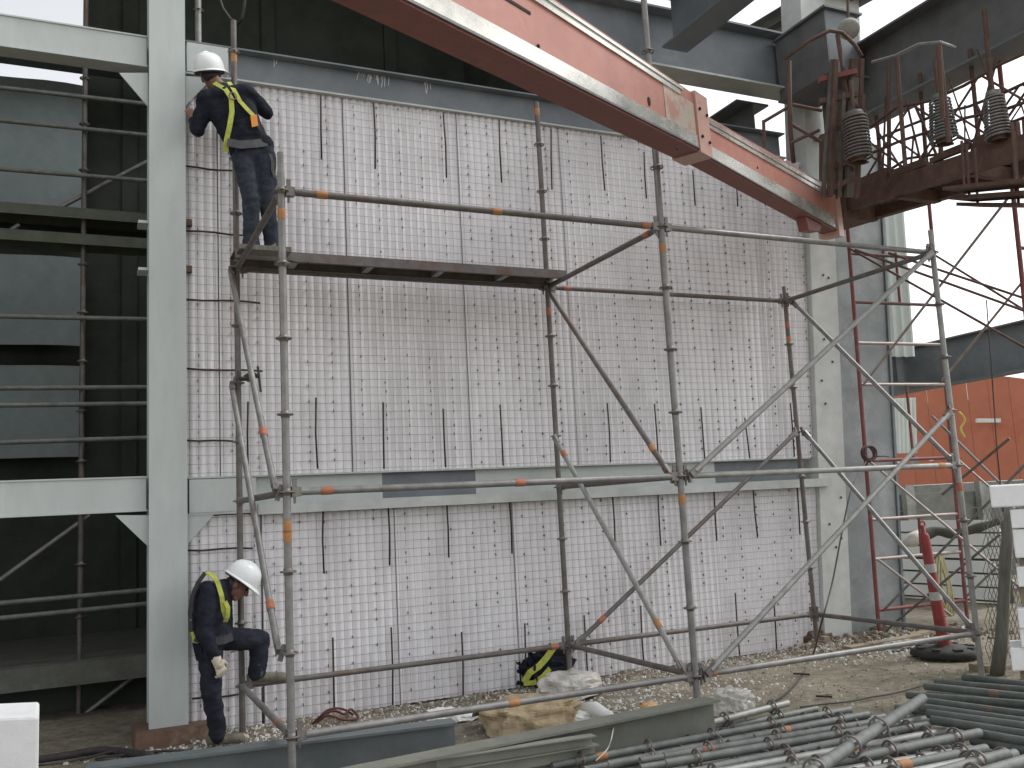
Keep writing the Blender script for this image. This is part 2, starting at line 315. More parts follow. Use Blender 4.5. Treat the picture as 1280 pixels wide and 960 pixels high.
# ------------------------------------------------------------------ polystyrene infill walls
def eps_wall(label, z0, z1, seams, bars=None):
    t = thing('panel_wall', label, 'wall', (2.9, YW, z0))
    P = .075; amp = .026
    for a, b in zip(seams[:-1], seams[1:]):
        dy = random.uniform(-.008, .008); mb = MB(); wires = MB(); pins = MB(); a += .006; b -= .006; ph = random.uniform(0, P)
        nc = int((b-a)/P*8); nr = 14
        def surf(x, z):
            return YW+dy+.006*noise.noise(V((x*1.3, z*.9, a)))+amp*(1-abs(math.sin(math.pi*(x+ph)/P)))**1.3
        xs = [a+(b-a)*i/nc for i in range(nc+1)]; zs = [z0+(z1-z0)*j/nr for j in range(nr+1)]
        shear = lambda x, z: x+(max(0, (x-4.8))/1.6*.075*max(0,z-.5))
        mb.add([(shear(x,z), surf(x,z), z) for z in zs for x in xs], [(j*(nc+1)+i, j*(nc+1)+i+1, (j+1)*(nc+1)+i+1, (j+1)*(nc+1)+i) for j in range(nr) for i in range(nc)], 0, True)
        # back and rim of the slab
        q = [(shear(a,z0),YW+.10,z0),(shear(b,z0),YW+.10,z0),(shear(b,z1),YW+.10,z1),(shear(a,z1),YW+.10,z1)]
        f = [(shear(a,z0),YW+dy+.03,z0),(shear(b,z0),YW+dy+.03,z0),(shear(b,z1),YW+dy+.03,z1),(shear(a,z1),YW+dy+.03,z1)]
        mb.hexa(f, q)
        o = mb.build('foam_panel', EPS, t, False)
        x = a+.02; yw = YW+dy-.012
        def wire(p, q, r=.0014): wires.tube(p, q, r, 4, cap=False)
        k = 0
        while x < b:
            pts = [(shear(x, zz)+.003*noise.noise(V((x*3,zz*1.4,2))), yw+.004*noise.noise(V((x*2, zz, 1))), zz) for zz in zs[::2]]
            for u, v in zip(pts[:-1], pts[1:]): wire(u, v)
            if k % 3 == 1:
                zz = z0+.05+random.uniform(0,.1)
                while zz < z1-.05:
                    for dz in (0, .085):
                        if random.random() < .7:
                            px = shear(x, zz+dz)+random.uniform(-.004,.004); r = random.uniform(.003,.006)
                            pins.add([(px-r,yw-.004,zz+dz-.012),(px+r,yw-.004,zz+dz-.012),(px+r*.6,yw-.004,zz+dz+.014),(px-r*.6,yw-.004,zz+dz+.014),(px,yw+.03,zz+dz)], [(0,1,2,3),(0,1,4),(1,2,4),(2,3,4),(3,0,4)])
                    zz += .225+random.uniform(-.006,.006)
            x += P; k += 1
        zz = z0+.03
        while zz < z1:
            n = 6; pts = [(shear(a+(b-a)*i/n, zz), yw-.0045+.003*noise.noise(V((i, zz*2, 4))), zz+.004*noise.noise(V((i*.8+a, zz*3, 9)))) for i in range(n+1)]
            for u, v in zip(pts[:-1], pts[1:]): wire(u, v, .0016)
            zz += .075
        wo_ = wires.build('wire_mesh', WIRE, o, False); wo_['kind'] = 'stuff'
        po = pins.build('wire_tie', PIN, o, False); po['kind'] = 'stuff'
    if bars:
        for x,y0,y1,x2 in bars: rod(t,x,y0,x2,y1)
    return t
eps_wall('tall upper wall of white ribbed foam panels under wire mesh, above the middle beam', 2.127, 5.738, [WX0,-.12,1.05,2.22,3.40,4.60,5.80,WX1])
eps_wall('lower wall of white ribbed foam panels under wire mesh, below the middle beam', .02, 1.79, [WX0,.22,1.42,2.62,3.82,5.02,WX1], LOWBARS)

# corner column: white rendered strip and grey steel box, leaning out slightly as it rises
def lean(z): return .075*(z-.5)
cc = thing('corner_column', 'broad grey column with a white rendered strip at the right end of the wall', 'column', (7, 2.3, 0))
def slab_l(x0, x1, y0, y1, z0, z1, n=1):
    m = MB()
    m.hexa([(x0+lean(z0),y0,z0),(x1+lean(z0),y0,z0),(x1+lean(z0),y1,z0),(x0+lean(z0),y1,z0)], [(x0+lean(z1),y0,z1),(x1+lean(z1),y0,z1),(x1+lean(z1),y1,z1),(x0+lean(z1),y1,z1)]); return m
slab_l(6.40,6.80,2.24,2.6,-.05,9.0).build('rendered_strip', PLAST, cc)
slab_l(6.803,7.60,2.26,3.0,-.05,6.1).build('steel_casing', COLG, cc)
slab_l(7.603,7.64,2.235,2.32,-.05,6.1).build('edge_angle', PRIMER, cc)
slab_l(6.803,7.45,2.30,2.9,6.1,9.0).build('upper_casing', PLAST, cc)
for z in (.9,1.6,2.9,3.5,4.2):
    for k in range(2):
        x = 6.5+lean(z)+random.uniform(-.05,.25); MB().lathe([(0,0),(.016,.002),(.016,.006)], (x,2.238,z+random.uniform(-.3,.3)), 8, (0,-1,0)).build('anchor_hole', PIN, cc)

# overhead steel
def over(label, p, q, H, W, mat_, web=None, name='roof_beam', lower=None):
    p, q = V(p), V(q); t = thing(name, label, 'beam', p); d = (q-p).normalized(); up = V((0,0,1)); x = d.cross(up).normalized(); up = x.cross(d)
    MB().bar(p+up*(H/2-.012), q+up*(H/2-.012), W, .024).build('top_flange', mat_, t)
    MB().bar(p-up*(H/2-.012), q-up*(H/2-.012), W, .024).build('bottom_flange', lower or mat_, t)
    MB().bar(p, q, .016, H-.048).build('web', web or mat_, t)
    L = (q-p).length; k = L+1
    while k < L:
        for s_ in (1,-1):
            c = p+d*k; MB().bar(c+x*s_*W*.26-up*(H/2-.03), c+x*s_*W*.26+up*(H/2-.03), W*.42, .012, d).build('stiffener', mat_, t)
        k += 2.4
    return t
over('long grey girder high above the panel wall, meeting the corner column', (2.2,2.3,6.945), (6.9,2.3,6.945), .73, .32, PRIMER, lower=LGREY)
over('dark grey cross beam running overhead towards the viewer beyond the red boom', (4.82,2.05,7.05), (4.82,-3.2,7.0), .62, .34, PRIMER)
over('massive dark beam overhead at the top right corner, running out from the column', (7.1,2.2,6.42), (7.05,-4.2,6.32), .88, .40, PRIMD, lower=PRIMER)
over('dark beam running back from the corner column behind the boom', (6.35,2.6,6.28), (6.35,8,6.28), .62, .5, PRIMD)
over('slim dark beam high up between the cross beam and the dark hall', (2.9,2.0,7.75), (2.9,-1.5,7.75), .30, .2, PRIMD)
t = thing('column_bracket', 'dark steel box bracket on the corner column head, above the boom tip', 'bracket', (6.8,1.7,6.3))
MB().box((6.42,1.35,6.42), (7.0,2.23,6.445)).build('bottom_plate', PRIMD, t); MB().box((6.42,1.35,7.2), (7.0,2.23,7.225)).build('top_plate', PRIMD, t)
MB().box((6.46,1.40,6.446), (6.48,2.23,7.199)).build('side_plate', PRIMD, t); MB().box((6.481,1.40,6.446), (6.94,1.42,7.199)).build('end_plate', PRIMER, t); MB().box((6.941,1.40,6.446), (6.96,2.23,7.199)).build('side_plate', PRIMD, t)
# corrugated deck at the very top
def corrugated(name, label, o0, du, dv, nu, per, amp, mat_, cat, nrm, thick=.012):
    o0, du, dv, nrm = V(o0), V(du), V(dv), V(nrm); L = du.length; nseg = max(4, int(L/per)*6); vs = []; m = MB()
    for s_ in (0, 1):
        for i in range(nseg+1):
            t = i/nseg; ph = (t*L/per) % 1; h = amp*min(1, max(-1, 2.2*math.sin(2*math.pi*ph)))
            for j in (0, 1): vs.append(o0+du*t+dv*j+nrm*(h+s_*thick))
    N = (nseg+1)*2
    fs = [(i*2, i*2+2, i*2+3, i*2+1) for i in range(nseg)]+[(N+i*2, N+i*2+1, N+i*2+3, N+i*2+2) for i in range(nseg)]
    fs += [(i*2, N+i*2, N+i*2+2, i*2+2) for i in range(nseg)]+[(i*2+1, i*2+3, N+i*2+3, N+i*2+1) for i in range(nseg)]
    m.add(vs, fs); return single(name, m, mat_, label, cat)
corrugated('roof_deck', 'scrap of dark corrugated roof deck jutting out at the top above the corner column', (7.25,2.0,8.1), (1.0,0,0), (-.25,1.6,0), 5, .24, .035, PRIMD, 'roof deck', (0,0,1))
lp = dep(1061,36,10.2)
t = thing('site_lamp', 'pale round lamp hanging where the big beams meet the column', 'lamp', lp)
ax = (CAM-lp).normalized()+V((0,0,-.4))
MB().lathe([(0,.05),(.09,.05),(.115,.03),(.12,0),(.10,-.07),(.04,-.10),(0,-.1)], lp, 16, ax).build('housing', mat('dusty_lamp_housing', ((.36,.36,.32),(.5,.5,.45)), .7, 0, 9, .3, 30, dirt=(.2,.19,.16), dscale=9), t)
MB().tube(lp+V((0,0,.08)), lp+V((.05,0,.5)), .015).build('bracket', RUST, t)

# ------------------------------------------------------------------ telescopic boom
T0, TT = 5.0, 9.9
def bt(x):  # depth along the boom's sight line
    return 1/((1/T0)+((1/TT)-(1/T0))*(x-640)/(1053-640))
lowA, lowB = dep(640,69,bt(640)), dep(1055,291,bt(1055))
bd = (lowB-lowA).normalized()
side = bd.cross(V((0,0,1))).normalized()      # horizontal, pointing to the viewer's side
if side.dot(CAM-lowA) < 0: side = -side
upv = side.cross(bd); upv = upv if upv.z > 0 else -upv
def bp_(x, yv): # point of the boom's viewer-side face seen at pixel column x
    d = ray(x, yv); return CAM + d*((lowA-CAM).dot(side)/d.dot(side))
def lineat(x, a, b): return a[1]+(b[1]-a[1])*(x-a[0])/(b[0]-a[0])
bo = thing('telescopic_boom', 'long faded red telescopic boom slanting down from top centre to the corner column', 'boom', lowA)
# first section: station s is measured along bd from lowA, heights h above the lower edge line
def st(x, y): v = bp_(x,y)-lowA; return v.dot(bd), v.dot(upv)
s1a = -2.6; s1b, h1b = st(880,190); _, h1bt = st(880,126); _, h0t = st(640,-37)
W1 = .21; W2 = .16
def sect(name, sa, sb, la, lb, ta, tb_, wd, off, mats, parent=bo):
    A = lowA-side*off; g = lambda s_, h, k: A+bd*s_+upv*h-side*k
    return MB().hexa([g(sa,la,0), g(sa,la,wd), g(sa,ta,wd), g(sa,ta,0)], [g(sb,lb,0), g(sb,lb,wd), g(sb,tb_,wd), g(sb,tb_,0)]).build(name, mats, parent)
tslope = (h1bt-h0t)/(s1b-0); lslope = h1b/s1b
L1 = lambda s_: lslope*s_; T1 = lambda s_: h0t+tslope*s_
sec1 = sect('outer_section', s1a, s1b, L1(s1a), L1(s1b), T1(s1a), T1(s1b), W1, 0, BOOM)
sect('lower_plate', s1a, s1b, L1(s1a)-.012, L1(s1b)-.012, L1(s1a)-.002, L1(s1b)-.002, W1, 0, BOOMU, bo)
def strip(name, sa, sb, f0, f1, mats, proud, Lf, Tf, off=0, parent=bo):   # f: fraction of the section height
    h = lambda s_, f: Lf(s_)+(Tf(s_)-Lf(s_))*f
    return sect(name, sa, sb, h(sa,f0), h(sb,f0), h(sa,f1), h(sb,f1), proud, off-proud-.001, mats, parent)
strip('wear_strip', s1a, s1b-.12, .03, .23, CHROME, .010, L1, T1, 0)
strip('edge_seal', s1a, s1b-.05, .0, .03, PRIMD, .014, L1, T1, 0)
strip('upper_wear_strip', s1a, s1b-.35, .80, .86, CHROME, .012, L1, T1, 0)
strip('seam_strip', s1a, s1b-.35, .862, .905, mat('dull_green_seam', ((.28,.30,.24),(.38,.40,.33)), .4, .3, 6), .006, L1, T1, 0)
strip('upper_wear_strip', s1a, s1b-.30, .907, .95, CHROME, .012, L1, T1, 0)
strip('slot', -.5, .22, .60, .635, DARK, .004, L1, T1, 0)
wr = strip('worn_patch', s1b-.62, s1b-.12, .235, .80, mat('rubbed_boom_metal', ((.52,.43,.35),(.68,.64,.56)), .35, .4, 4, dirt=(.48,.26,.2), dscale=4, dlo=.45, dhi=.6), .003, L1, T1, 0)
col_ = sect('end_collar', s1b-.10, s1b+.12, L1(s1b)-.025, L1(s1b)-.025, T1(s1b)+.02, T1(s1b)+.02, W1+.03, -.018, mat('collar_paint', ((.46,.26,.21),(.54,.33,.27)), .45, 0, 5, dirt=(.42,.2,.15), dscale=5))
for k, f in ((-.05,.24),(.08,.20),(-.05,.74),(.08,.70)):
    c = lowA+bd*(s1b+k)+upv*(L1(s1b)+(T1(s1b)-L1(s1b))*f)+side*.02; MB().lathe([(.013,0),(.013,.01),(0,.011)], c, 8, side).build('bolt', DARK, col_)
for xq, yq in ((811,127),):
    c = bp_(xq,yq); MB().prism([c+bd*.02*math.cos(a*.785)+upv*.035*math.sin(a*.785) for a in range(8)], side*.005).build('pin_hole', DARK, bo)
s2a, l2a = st(893,199); _, t2a = st(893,148); s2b, l2b = st(1053,290); _, t2b = st(1053,241)
L2 = lambda s_: l2a+(l2b-l2a)*(s_-s2a)/(s2b-s2a); T2 = lambda s_: t2a+(t2b-t2a)*(s_-s2a)/(s2b-s2a)
o2 = 0.02
sect('inner_section', s1b+.121, s2b, L2(s1b+.121), L2(s2b), T2(s1b+.121), T2(s2b), W2, o2, BOOM)
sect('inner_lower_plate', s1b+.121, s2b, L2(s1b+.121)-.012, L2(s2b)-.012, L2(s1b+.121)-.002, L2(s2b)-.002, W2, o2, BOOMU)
strip('wear_strip', s1b+.125, s2b-.2, .03, .30, CHROME, .010, L2, T2, o2)
strip('edge_seal', s1b+.125, s2b-.1, 0, .03, PRIMD, .014, L2, T2, o2)
strip('upper_wear_strip', s1b+.125, s2b-.3, .72, .80, CHROME, .010, L2, T2, o2)
strip('upper_wear_strip', s1b+.125, s2b-.3, .84, .93, CHROME, .010, L2, T2, o2)
tip = sect('tip_plate', s2b-.16, s2b+.02, L2(s2b)-.07, L2(s2b)-.05, T2(s2b)+.03, T2(s2b)+.10, W2+.06, -.012, mat('tip_paint', ((.5,.29,.23),(.58,.37,.3)), .45, 0, 5, dirt=(.6,.58,.52), dscale=6))
for xq, yq in ((1036,241),(1044,247)):
    c = bp_(xq,yq)+side*.013; MB().lathe([(.022,0),(.022,.006),(0,.007)], c, 8, side).build('pin_hole', DARK, tip)
a = lowA+bd*(s2b-1.05)+upv*(L2(s2b-1.05)-.014)-side*.05
MB().hexa([a-side*0, a-side*.10, a+bd*.5-side*.10, a+bd*.5], [a-upv*.13+bd*.05, a-upv*.13-side*.10+bd*.05, a+bd*.42-side*.10-upv*.08, a+bd*.42-upv*.08]).build('lower_bracket', BOOMU, bo)
for xq,yq in ((950,167),(946,210),(700,92),(672,58),(845,186)):
    c = bp_(xq,yq)+side*.004; MB().lathe([(.012,0),(.012,.006),(0,.007)], c, 8, side).build('rivet', DARK, bo)

# ------------------------------------------------------------------ modular scaffold
LX = (0., 3.021, 6.069); WB = 2.043; TR = .0255
ring_mb = MB().lathe([(.0245,-.022),(.029,-.022),(.029,.022),(.0245,.022)], n=12)
ring_mb.torus((0,0,0), .049, .0062, n=18, k=5)
for k in range(4): ring_mb.bar((.026*math.cos(k*1.571),.026*math.sin(k*1.571),0), (.048*math.cos(k*1.571),.048*math.sin(k*1.571),0), .016, .008, (0,0,1))
RING_ME = ring_mb.mesh('rosette', RING)
def head_mesh():
    m = MB(); m.hexa([(.03,-.02,-.035),(.09,-.022,-.03),(.09,.022,-.03),(.03,.02,-.035)], [(.03,-.02,.035),(.09,-.022,.03),(.09,.022,.03),(.03,.02,.035)])
    m.hexa([(.043,-.005,-.075),(.055,-.005,-.075),(.055,.005,-.075),(.043,.005,-.075)], [(.036,-.006,.085),(.066,-.006,.085),(.066,.006,.085),(.036,.006,.085)])
    return m.mesh('wedge_head', RING)
HEAD_ME = head_mesh()
BAND_ME = {k: MB().lathe([(TR+.0012,-.038),(TR+.0018,-.036),(TR+.0018,.036),(TR+.0012,.038)], n=12).mesh('orange_band', mm) for k, mm in (('o',TAPE),('r',TAPER))}
def rotx(d):     # rotation that takes +X to direction d and keeps Z up
    d = V(d).normalized(); z = V((0,0,1)); y = z.cross(d).normalized(); z = d.cross(y); return Matrix((d, y, z)).transposed().to_quaternion()
sc = thing('scaffold', 'grey two-bay tube scaffold with diagonal braces in front of the white panel wall', 'scaffold', (0,0,0))
Z = lambda k: .4+.5*k
def post(x, y, ztop, ks, m_=GALV, spigot=True, bands=(), z0=0.0):
    m = MB(); zt = ztop-(.14 if spigot else 0); m.tube((x,y,z0+.012), (x,y,zt), TR, 12)
    if spigot: m.tube((x,y,zt), (x,y,ztop), TR*.8, 12)
    m.box((x-.07,y-.07,z0), (x+.07,y+.07,z0+.012))
    o = m.build('standard', m_, sc)
    # sleeve joints
    for k in ks: link('rosette', RING_ME, o, (x,y,Z(k)))
    for zb, kd in bands: link('orange_band', BAND_ME[kd], o, (x,y,zb), Quaternion())
    return o
post(LX[0],0,4.17,range(0,8),GALV,True,((3.74,'o'),(1.68,'o'),(1.62,'o')))
post(LX[1],0,7.2,range(0,14),GALV,False,((3.72,'o'),(1.72,'o'),(6.3,'o')))
post(LX[2],0,4.12,range(0,8),GALVB,True,((1.7,'r'),))
post(LX[0]-.0,WB,6.20,range(0,12),GALVD,False,((5.84,'o'),(3.55,'r')))
post(LX[1],WB,5.86,range(0,11),GALVD,False,((5.75,'o'),(3.65,'r')))
post(LX[2],WB,4.07,range(0,8),GALVD,True,((3.45,'o'),(3.62,'r')))
def ledger(name, p, q, m_=GALV, bands=(), r=TR*.95):
    p, q = V(p), V(q); d = (q-p).normalized(); o = MB().tube(p+d*.085, q-d*.085, r, 12).build(name, m_, sc)
    link('wedge_head', HEAD_ME, o, p, rotx(d)); link('wedge_head', HEAD_ME, o, q, rotx(-d))
    for t, kd in bands: link('orange_band', BAND_ME[kd], o, p.lerp(q, t), qz(d))
    return o
A = lambda i, y, k: V((LX[i], y, Z(k)))
ledger('ledger', A(0,0,7), A(1,0,7), GALVD, ((.09,'o'),(.52,'o'),(.95,'r'))); ledger('ledger', A(1,0,7), A(2,0,7), GALV)
ledger('ledger', A(0,0,3), A(1,0,3), GALV, ((.085,'r'),(.545,'r'))); ledger('ledger', A(1,0,3), A(2,0,3), GALVB, ((.93,'o'),))
ledger('ledger', A(0,0,0), A(1,0,0), GALV, ((.50,'o'),)); ledger('ledger', A(1,0,0), A(2,0,0), GALV, ((.05,'o'),))
ledger('ledger', A(0,WB,0), A(1,WB,0), GALVD, ((.95,'r'),)); ledger('ledger', A(1,WB,0), A(2,WB,0), GALVD)
ledger('ledger', A(1,WB,7), A(2,WB,7), GALVD, ((.07,'r'),)); ledger('ledger', A(0,WB,7), A(1,WB,7), GALVD)
for i in (0,1,2): ledger('transom', A(i,0,7), A(i,WB,7), GALVD, ((.1,'r'),) if i == 1 else ())
for i in (0,1): ledger('transom', A(i,0,3), A(i,WB,3), GALVD)
for i in (0,1,2): ledger('transom', A(i,0,0), A(i,WB,0), GALV if i == 0 else GALVD, ((.2,'r'),) if i == 0 else ())
def brace(p, q, m_, off, bands=()):
    p, q, off = V(p), V(q), V(off); d = (q-p).normalized(); a, b = p+off+d*.06, q+off-d*.06
    o = MB().tube(a, b, TR*.9, 10).build('diagonal_brace', m_, sc)
    for c, e in ((p, a), (q, b)):
        MB().bar(e-d*.05*(1 if c is p else -1), e+d*.06*(1 if c is p else -1), .03, .055).build('brace_head', RING, o)
        MB().bar(c+off*.35+V((0,0,.05)), c+off*.9-V((0,0,.05)), .02, .03).build('pivot', RING, o)
    for t, kd in bands: link('orange_band', BAND_ME[kd], o, a.lerp(b, t), qz(d))
    return o
fo = (0,-.05,0)
brace(A(1,0,3)+V((.06,0,0)), A(2,0,7)-V((.05,0,0)), GALVB, fo); brace(A(1,0,0)+V((.06,0,0)), A(2,0,4)-V((.05,0,0)), GALVB, fo)
brace(A(1,WB,7)-V((0,.05,0)), A(1,0,3)+V((0,.05,0)), GALVD, (-.05,0,0), ((.90,'o'),))
brace(A(1,WB,4)-V((0,.05,0)), A(1,0,0)+V((0,.05,0)), GALVB, (-.05,0,0), ((.08,'r'),(.84,'o')))
brace(A(1,WB,0)+V((.05,0,0)), A(2,WB,4)-V((.05,0,0)), GALVD, (0,-.05,0), ((.09,'r'),))
brace(A(2,WB,4)-V((0,.05,0)), A(2,0,0)+V((0,.05,0)), GALV, (.05,0,0)); brace(A(2,WB,7)-V((0,.05,0)), A(2,0,3)+V((0,.05,0)), GALV, (.05,0,0))
brace(A(0,WB,7)-V((0,.02,0)), A(0,0,3)+V((0,.05,0)), GALV, (-.06,0,0), ((.80,'r'),)); brace(A(0,WB,5)-V((0,.02,0)), A(0,0,1)+V((0,.05,0)), GALV, (-.06,0,0), ((.88,'r'),))
# swivel coupler on the rear left standard
cp = V((0.03,WB-.05,Z(5)+.03)); m = MB().torus(cp, .042, .014, (0,0,1), 16, 6); m.torus(cp+V((.09,-.03,.03)), .042, .014, (.3,0,1), 16, 6); m.bar(cp+V((.03,0,0)), cp+V((.08,-.03,.03)), .05, .06)
m.tube(cp+V((.12,-.05,.1)), cp+V((.14,-.06,-.12)), .010, 6); m.tube(cp+V((-.04,-.04,.06)), cp+V((-.05,-.05,-.1)), .010, 6)
m.build('swivel_coupler', CABLE, sc)
# second upright behind the beam, top left
t = thing('scaffold_upright', 'pale scaffold upright rising behind the grey top beam by the worker', 'scaffold tube', (-.20,2.9,5.2))
MB().tube((-.20,2.9,0), (-.215,2.9,8), .03, 12).build('tube', GALVB, t); link('rosette', RING_ME, t, (-.212,2.9,6.72)); link('orange_band', BAND_ME['o'], t, (-.212,2.9,6.60), Quaternion())

# steel plank platform
pk = thing('scaffold_deck', 'narrow steel scaffold plank spanning the upper left bay, worker standing on it', 'scaffold plank', (1.5,1.9,3.93))
zp, y0, y1 = 3.935, 1.70, 2.01
m = MB().box((-.06,y0,zp+.045), (3.06,y1,zp+.052)); m.box((-.06,y0-.001,zp-.03), (3.06,y0+.005,zp+.0445)); m.box((-.06,y1-.005,zp-.03), (3.06,y1+.001,zp+.0445))
m.box((-.06,y0+.005,zp-.0305), (3.06,y0+.03,zp-.026)); m.box((-.06,y1-.03,zp-.0305), (3.06,y1-.005,zp-.026)); m.build('deck_plate', GALVD, pk)
for x in (.45,1.12,1.79,2.45): MB().box((x-.03,y0+.006,zp-.02), (x+.03,y1-.006,zp+.04)).build('cross_rib', GALV, pk)
for x in (-.03,3.03):
    for y in (y0+.05, y1-.05): MB().box((x-.03,y-.02,zp-.045), (x+.03,y+.02,zp-.032)).build('end_hook', GALV, pk)
MB().path([(.38,y0-.01,zp-.03),(.46,y0-.03,zp-.05),(.53,y0-.03,zp-.045),(.55,y0-.03,zp-.02)], .007, 6).build('locking_hook', CABLE, pk)
single('scaffold_board', MB().bar((-.06,1.56,zp+.005), (.36,1.56,zp+.005), .18, .04), WOOD, 'short weathered board end beside the steel plank at the left transom', 'board')

# ------------------------------------------------------------------ people
def capsule(m, p, q, r1, r2, n=14):
    p, q = V(p), V(q); x, y, d = basis(q-p) if (q-p).length > 1e-5 else (V((1,0,0)),V((0,1,0)),V((0,0,1)))
    prof = [(max(1e-4, r1*math.sin(a)), -r1*math.cos(a)) for a in [math.pi/2*i/5 for i in range(1,6)]]
    L = (q-p).length; prof += [(max(1e-4, r2*math.cos(a)), L+r2*math.sin(a)) for a in [math.pi/2*i/5 for i in range(0,5)]]
    rings = [[p+d*h+(x*math.cos(2*math.pi*k/n)+y*math.sin(2*math.pi*k/n))*r for k in range(n)] for r, h in prof]
    vs = [p-d*r1]+[v for rg in rings for v in rg]+[q+d*r2]; N = len(rings); E_ = len(vs)-1
    fs = [(0, 1+(k+1)%n, 1+k) for k in range(n)]+[(1+i*n+k, 1+i*n+(k+1)%n, 1+(i+1)*n+(k+1)%n, 1+(i+1)*n+k) for i in range(N-1) for k in range(n)]+[(E_, 1+(N-1)*n+k, 1+(N-1)*n+(k+1)%n) for k in range(n)]
    m.add(vs, fs)
def ellipsoid(m, c, rx, ry, rz, rot=None, n=16):
    c = V(c); vs = []; fs = []; k = n//2
    for i in range(1, k):
        for j in range(n):
            a, b = math.pi*i/k, 2*math.pi*j/n; v = V((rx*math.sin(a)*math.cos(b), ry*math.sin(a)*math.sin(b), rz*math.cos(a))); vs.append(c+(rot @ v if rot else v))
    top, bot = V((0,0,rz)), V((0,0,-rz)); vs += [c+(rot @ top if rot else top), c+(rot @ bot if rot else bot)]
    fs = [(i*n+j, (i+1)*n+j, (i+1)*n+(j+1)%n, i*n+(j+1)%n) for i in range(k-2) for j in range(n)]
    fs += [(len(vs)-2, j, (j+1)%n) for j in range(n)]+[(len(vs)-1, (k-2)*n+(j+1)%n, (k-2)*n+j) for j in range(n)]
    m.add(vs, fs)
def fuse(name, m, mats, parent, voxel=.011, smooth=6, wrinkle=0., wscale=9):
    me = m.mesh('tmp', mats, V((0,0,0))); o = bpy.data.objects.new('tmp', me); COL.objects.link(o)
    r = o.modifiers.new('r', 'REMESH'); r.mode = 'VOXEL'; r.voxel_size = voxel; r.use_smooth_shade = True
    s = o.modifiers.new('s', 'SMOOTH'); s.iterations = smooth; s.factor = .5
    dg = bpy.context.evaluated_depsgraph_get(); dg.update(); ne = bpy.data.meshes.new_from_object(o.evaluated_get(dg)); bpy.data.objects.remove(o); bpy.data.meshes.remove(me)
    org = wloc(parent); ns = [v.normal.copy() for v in ne.vertices]
    for v, nn in zip(ne.vertices, ns):
        c = v.co.copy()
        if wrinkle: c += nn*wrinkle*(noise.noise(V((c.x*wscale, c.y*wscale, c.z*wscale*1.7)))+.6*noise.noise(V((c.x*wscale*2.3+5, c.y*wscale*2.3, c.z*wscale*3.4))))
        v.co = c-org
    if not ne.materials: ne.materials.append(mats)
    else: ne.materials[0] = mats
    for pl in ne.polygons: pl.use_smooth = True; pl.material_index = 0
    ne.update(); ne.name = name; return link(name, ne, parent)
def hand(m, wrist, dirv, palm, curl=.6, sc=1., thumb=1):
    """palm block and five curled fingers; dirv: wrist to fingertips, palm: palm normal"""
    d = V(dirv).normalized(); pn = V(palm); pn = (pn-d*pn.dot(d)).normalized(); sx = d.cross(pn).normalized()
    w_ = V(wrist)
    for k in (-.024,-.008,.008,.024): capsule(m, w_+d*.02*sc+sx*k*.7*sc, w_+d*.085*sc+sx*k*sc, .0135*sc, .0115*sc, 8)
    for k, L in ((-.030,.060),(-.010,.075),(.010,.080),(.030,.070)):
        p0 = w_+d*.09*sc+sx*k*sc; dd = d.copy()
        for seg, r in ((.42,.0098),(.33,.0088),(.25,.0078)):
            dd = (Quaternion(sx, curl*.75) @ dd).normalized()
            q0 = p0+dd*L*seg*sc; capsule(m, p0, q0, r*sc, r*.93*sc, 8); p0 = q0
    tb = w_+d*.035*sc+sx*thumb*.03*sc; t1 = tb+(d*.6+sx*thumb*.6+pn*.4).normalized()*.04*sc; t2 = t1+(d*.8+pn*.5).normalized()*.032*sc
    capsule(m, tb, t1, .013*sc, .0105*sc, 8); capsule(m, t1, t2, .0105*sc, .0088*sc, 8)
def helmet(parent, c, up, fwd, s=1.):
    up = V(up).normalized(); fwd = V(fwd); fwd = (fwd-up*fwd.dot(up)).normalized(); sx = fwd.cross(up); B = Matrix((sx, fwd, up)).transposed(); c = V(c)
    n = 28; prof = [(1.0,0),(1.0,.02),(.985,.05),(.93,.085),(.82,.115),(.64,.14),(.4,.155),(.18,.16),(.01,.161)]
    m = MB(); vs = []
    for r, h in prof:
        for k in range(n):
            a = 2*math.pi*k/n; ridge = 1+.02*max(0, math.cos(2*a))*(1 if h > .06 else 0)
            vs.append(c+B @ V((.122*s*r*math.sin(a), .148*s*r*math.cos(a), h*s*1.02*ridge)))
    m.add(vs, [(i*n+k, i*n+(k+1)%n, (i+1)*n+(k+1)%n, (i+1)*n+k) for i in range(len(prof)-1) for k in range(n)], 0, True)
    o = m.build('hard_hat', HELM, parent)
    br = MB(); vs = []          # brim, long at the front
    for k in range(n):
        a = 2*math.pi*k/n; f = max(0, math.cos(a))**1.6
        for ex, h in ((0,.012),(.012+.055*f,-.004-.018*f),(.012+.055*f,-.010-.018*f),(0,.0)):
            vs.append(c+B @ V(((.121*s+ex*s*.55)*math.sin(a), (.147*s+ex*s)*math.cos(a), h*s)))
    br.add(vs, [(k*4+i, k*4+(i+1)%4, ((k+1)%n)*4+(i+1)%4, ((k+1)%n)*4+i) for k in range(n) for i in range(4)], 0, True); br.build('brim', HELM, o)
    rg = MB().path([c+B @ V((0, .10*s*math.cos(a), .075*s+.093*s*math.sin(a))) for a in [math.pi*i/10 for i in range(11)]], .008*s, 6); rg.build('crown_ridge', HELM, o)
    bd_ = MB(); 
    for k in range(12):
        pass
    sw = MB().path([c+B @ V((.114*s*math.sin(a), .138*s*math.cos(a), -.015*s)) for a in [2*math.pi*i/20 for i in range(21)]], .008*s, 5); sw.build('sweatband', BLACK, o)
    return o
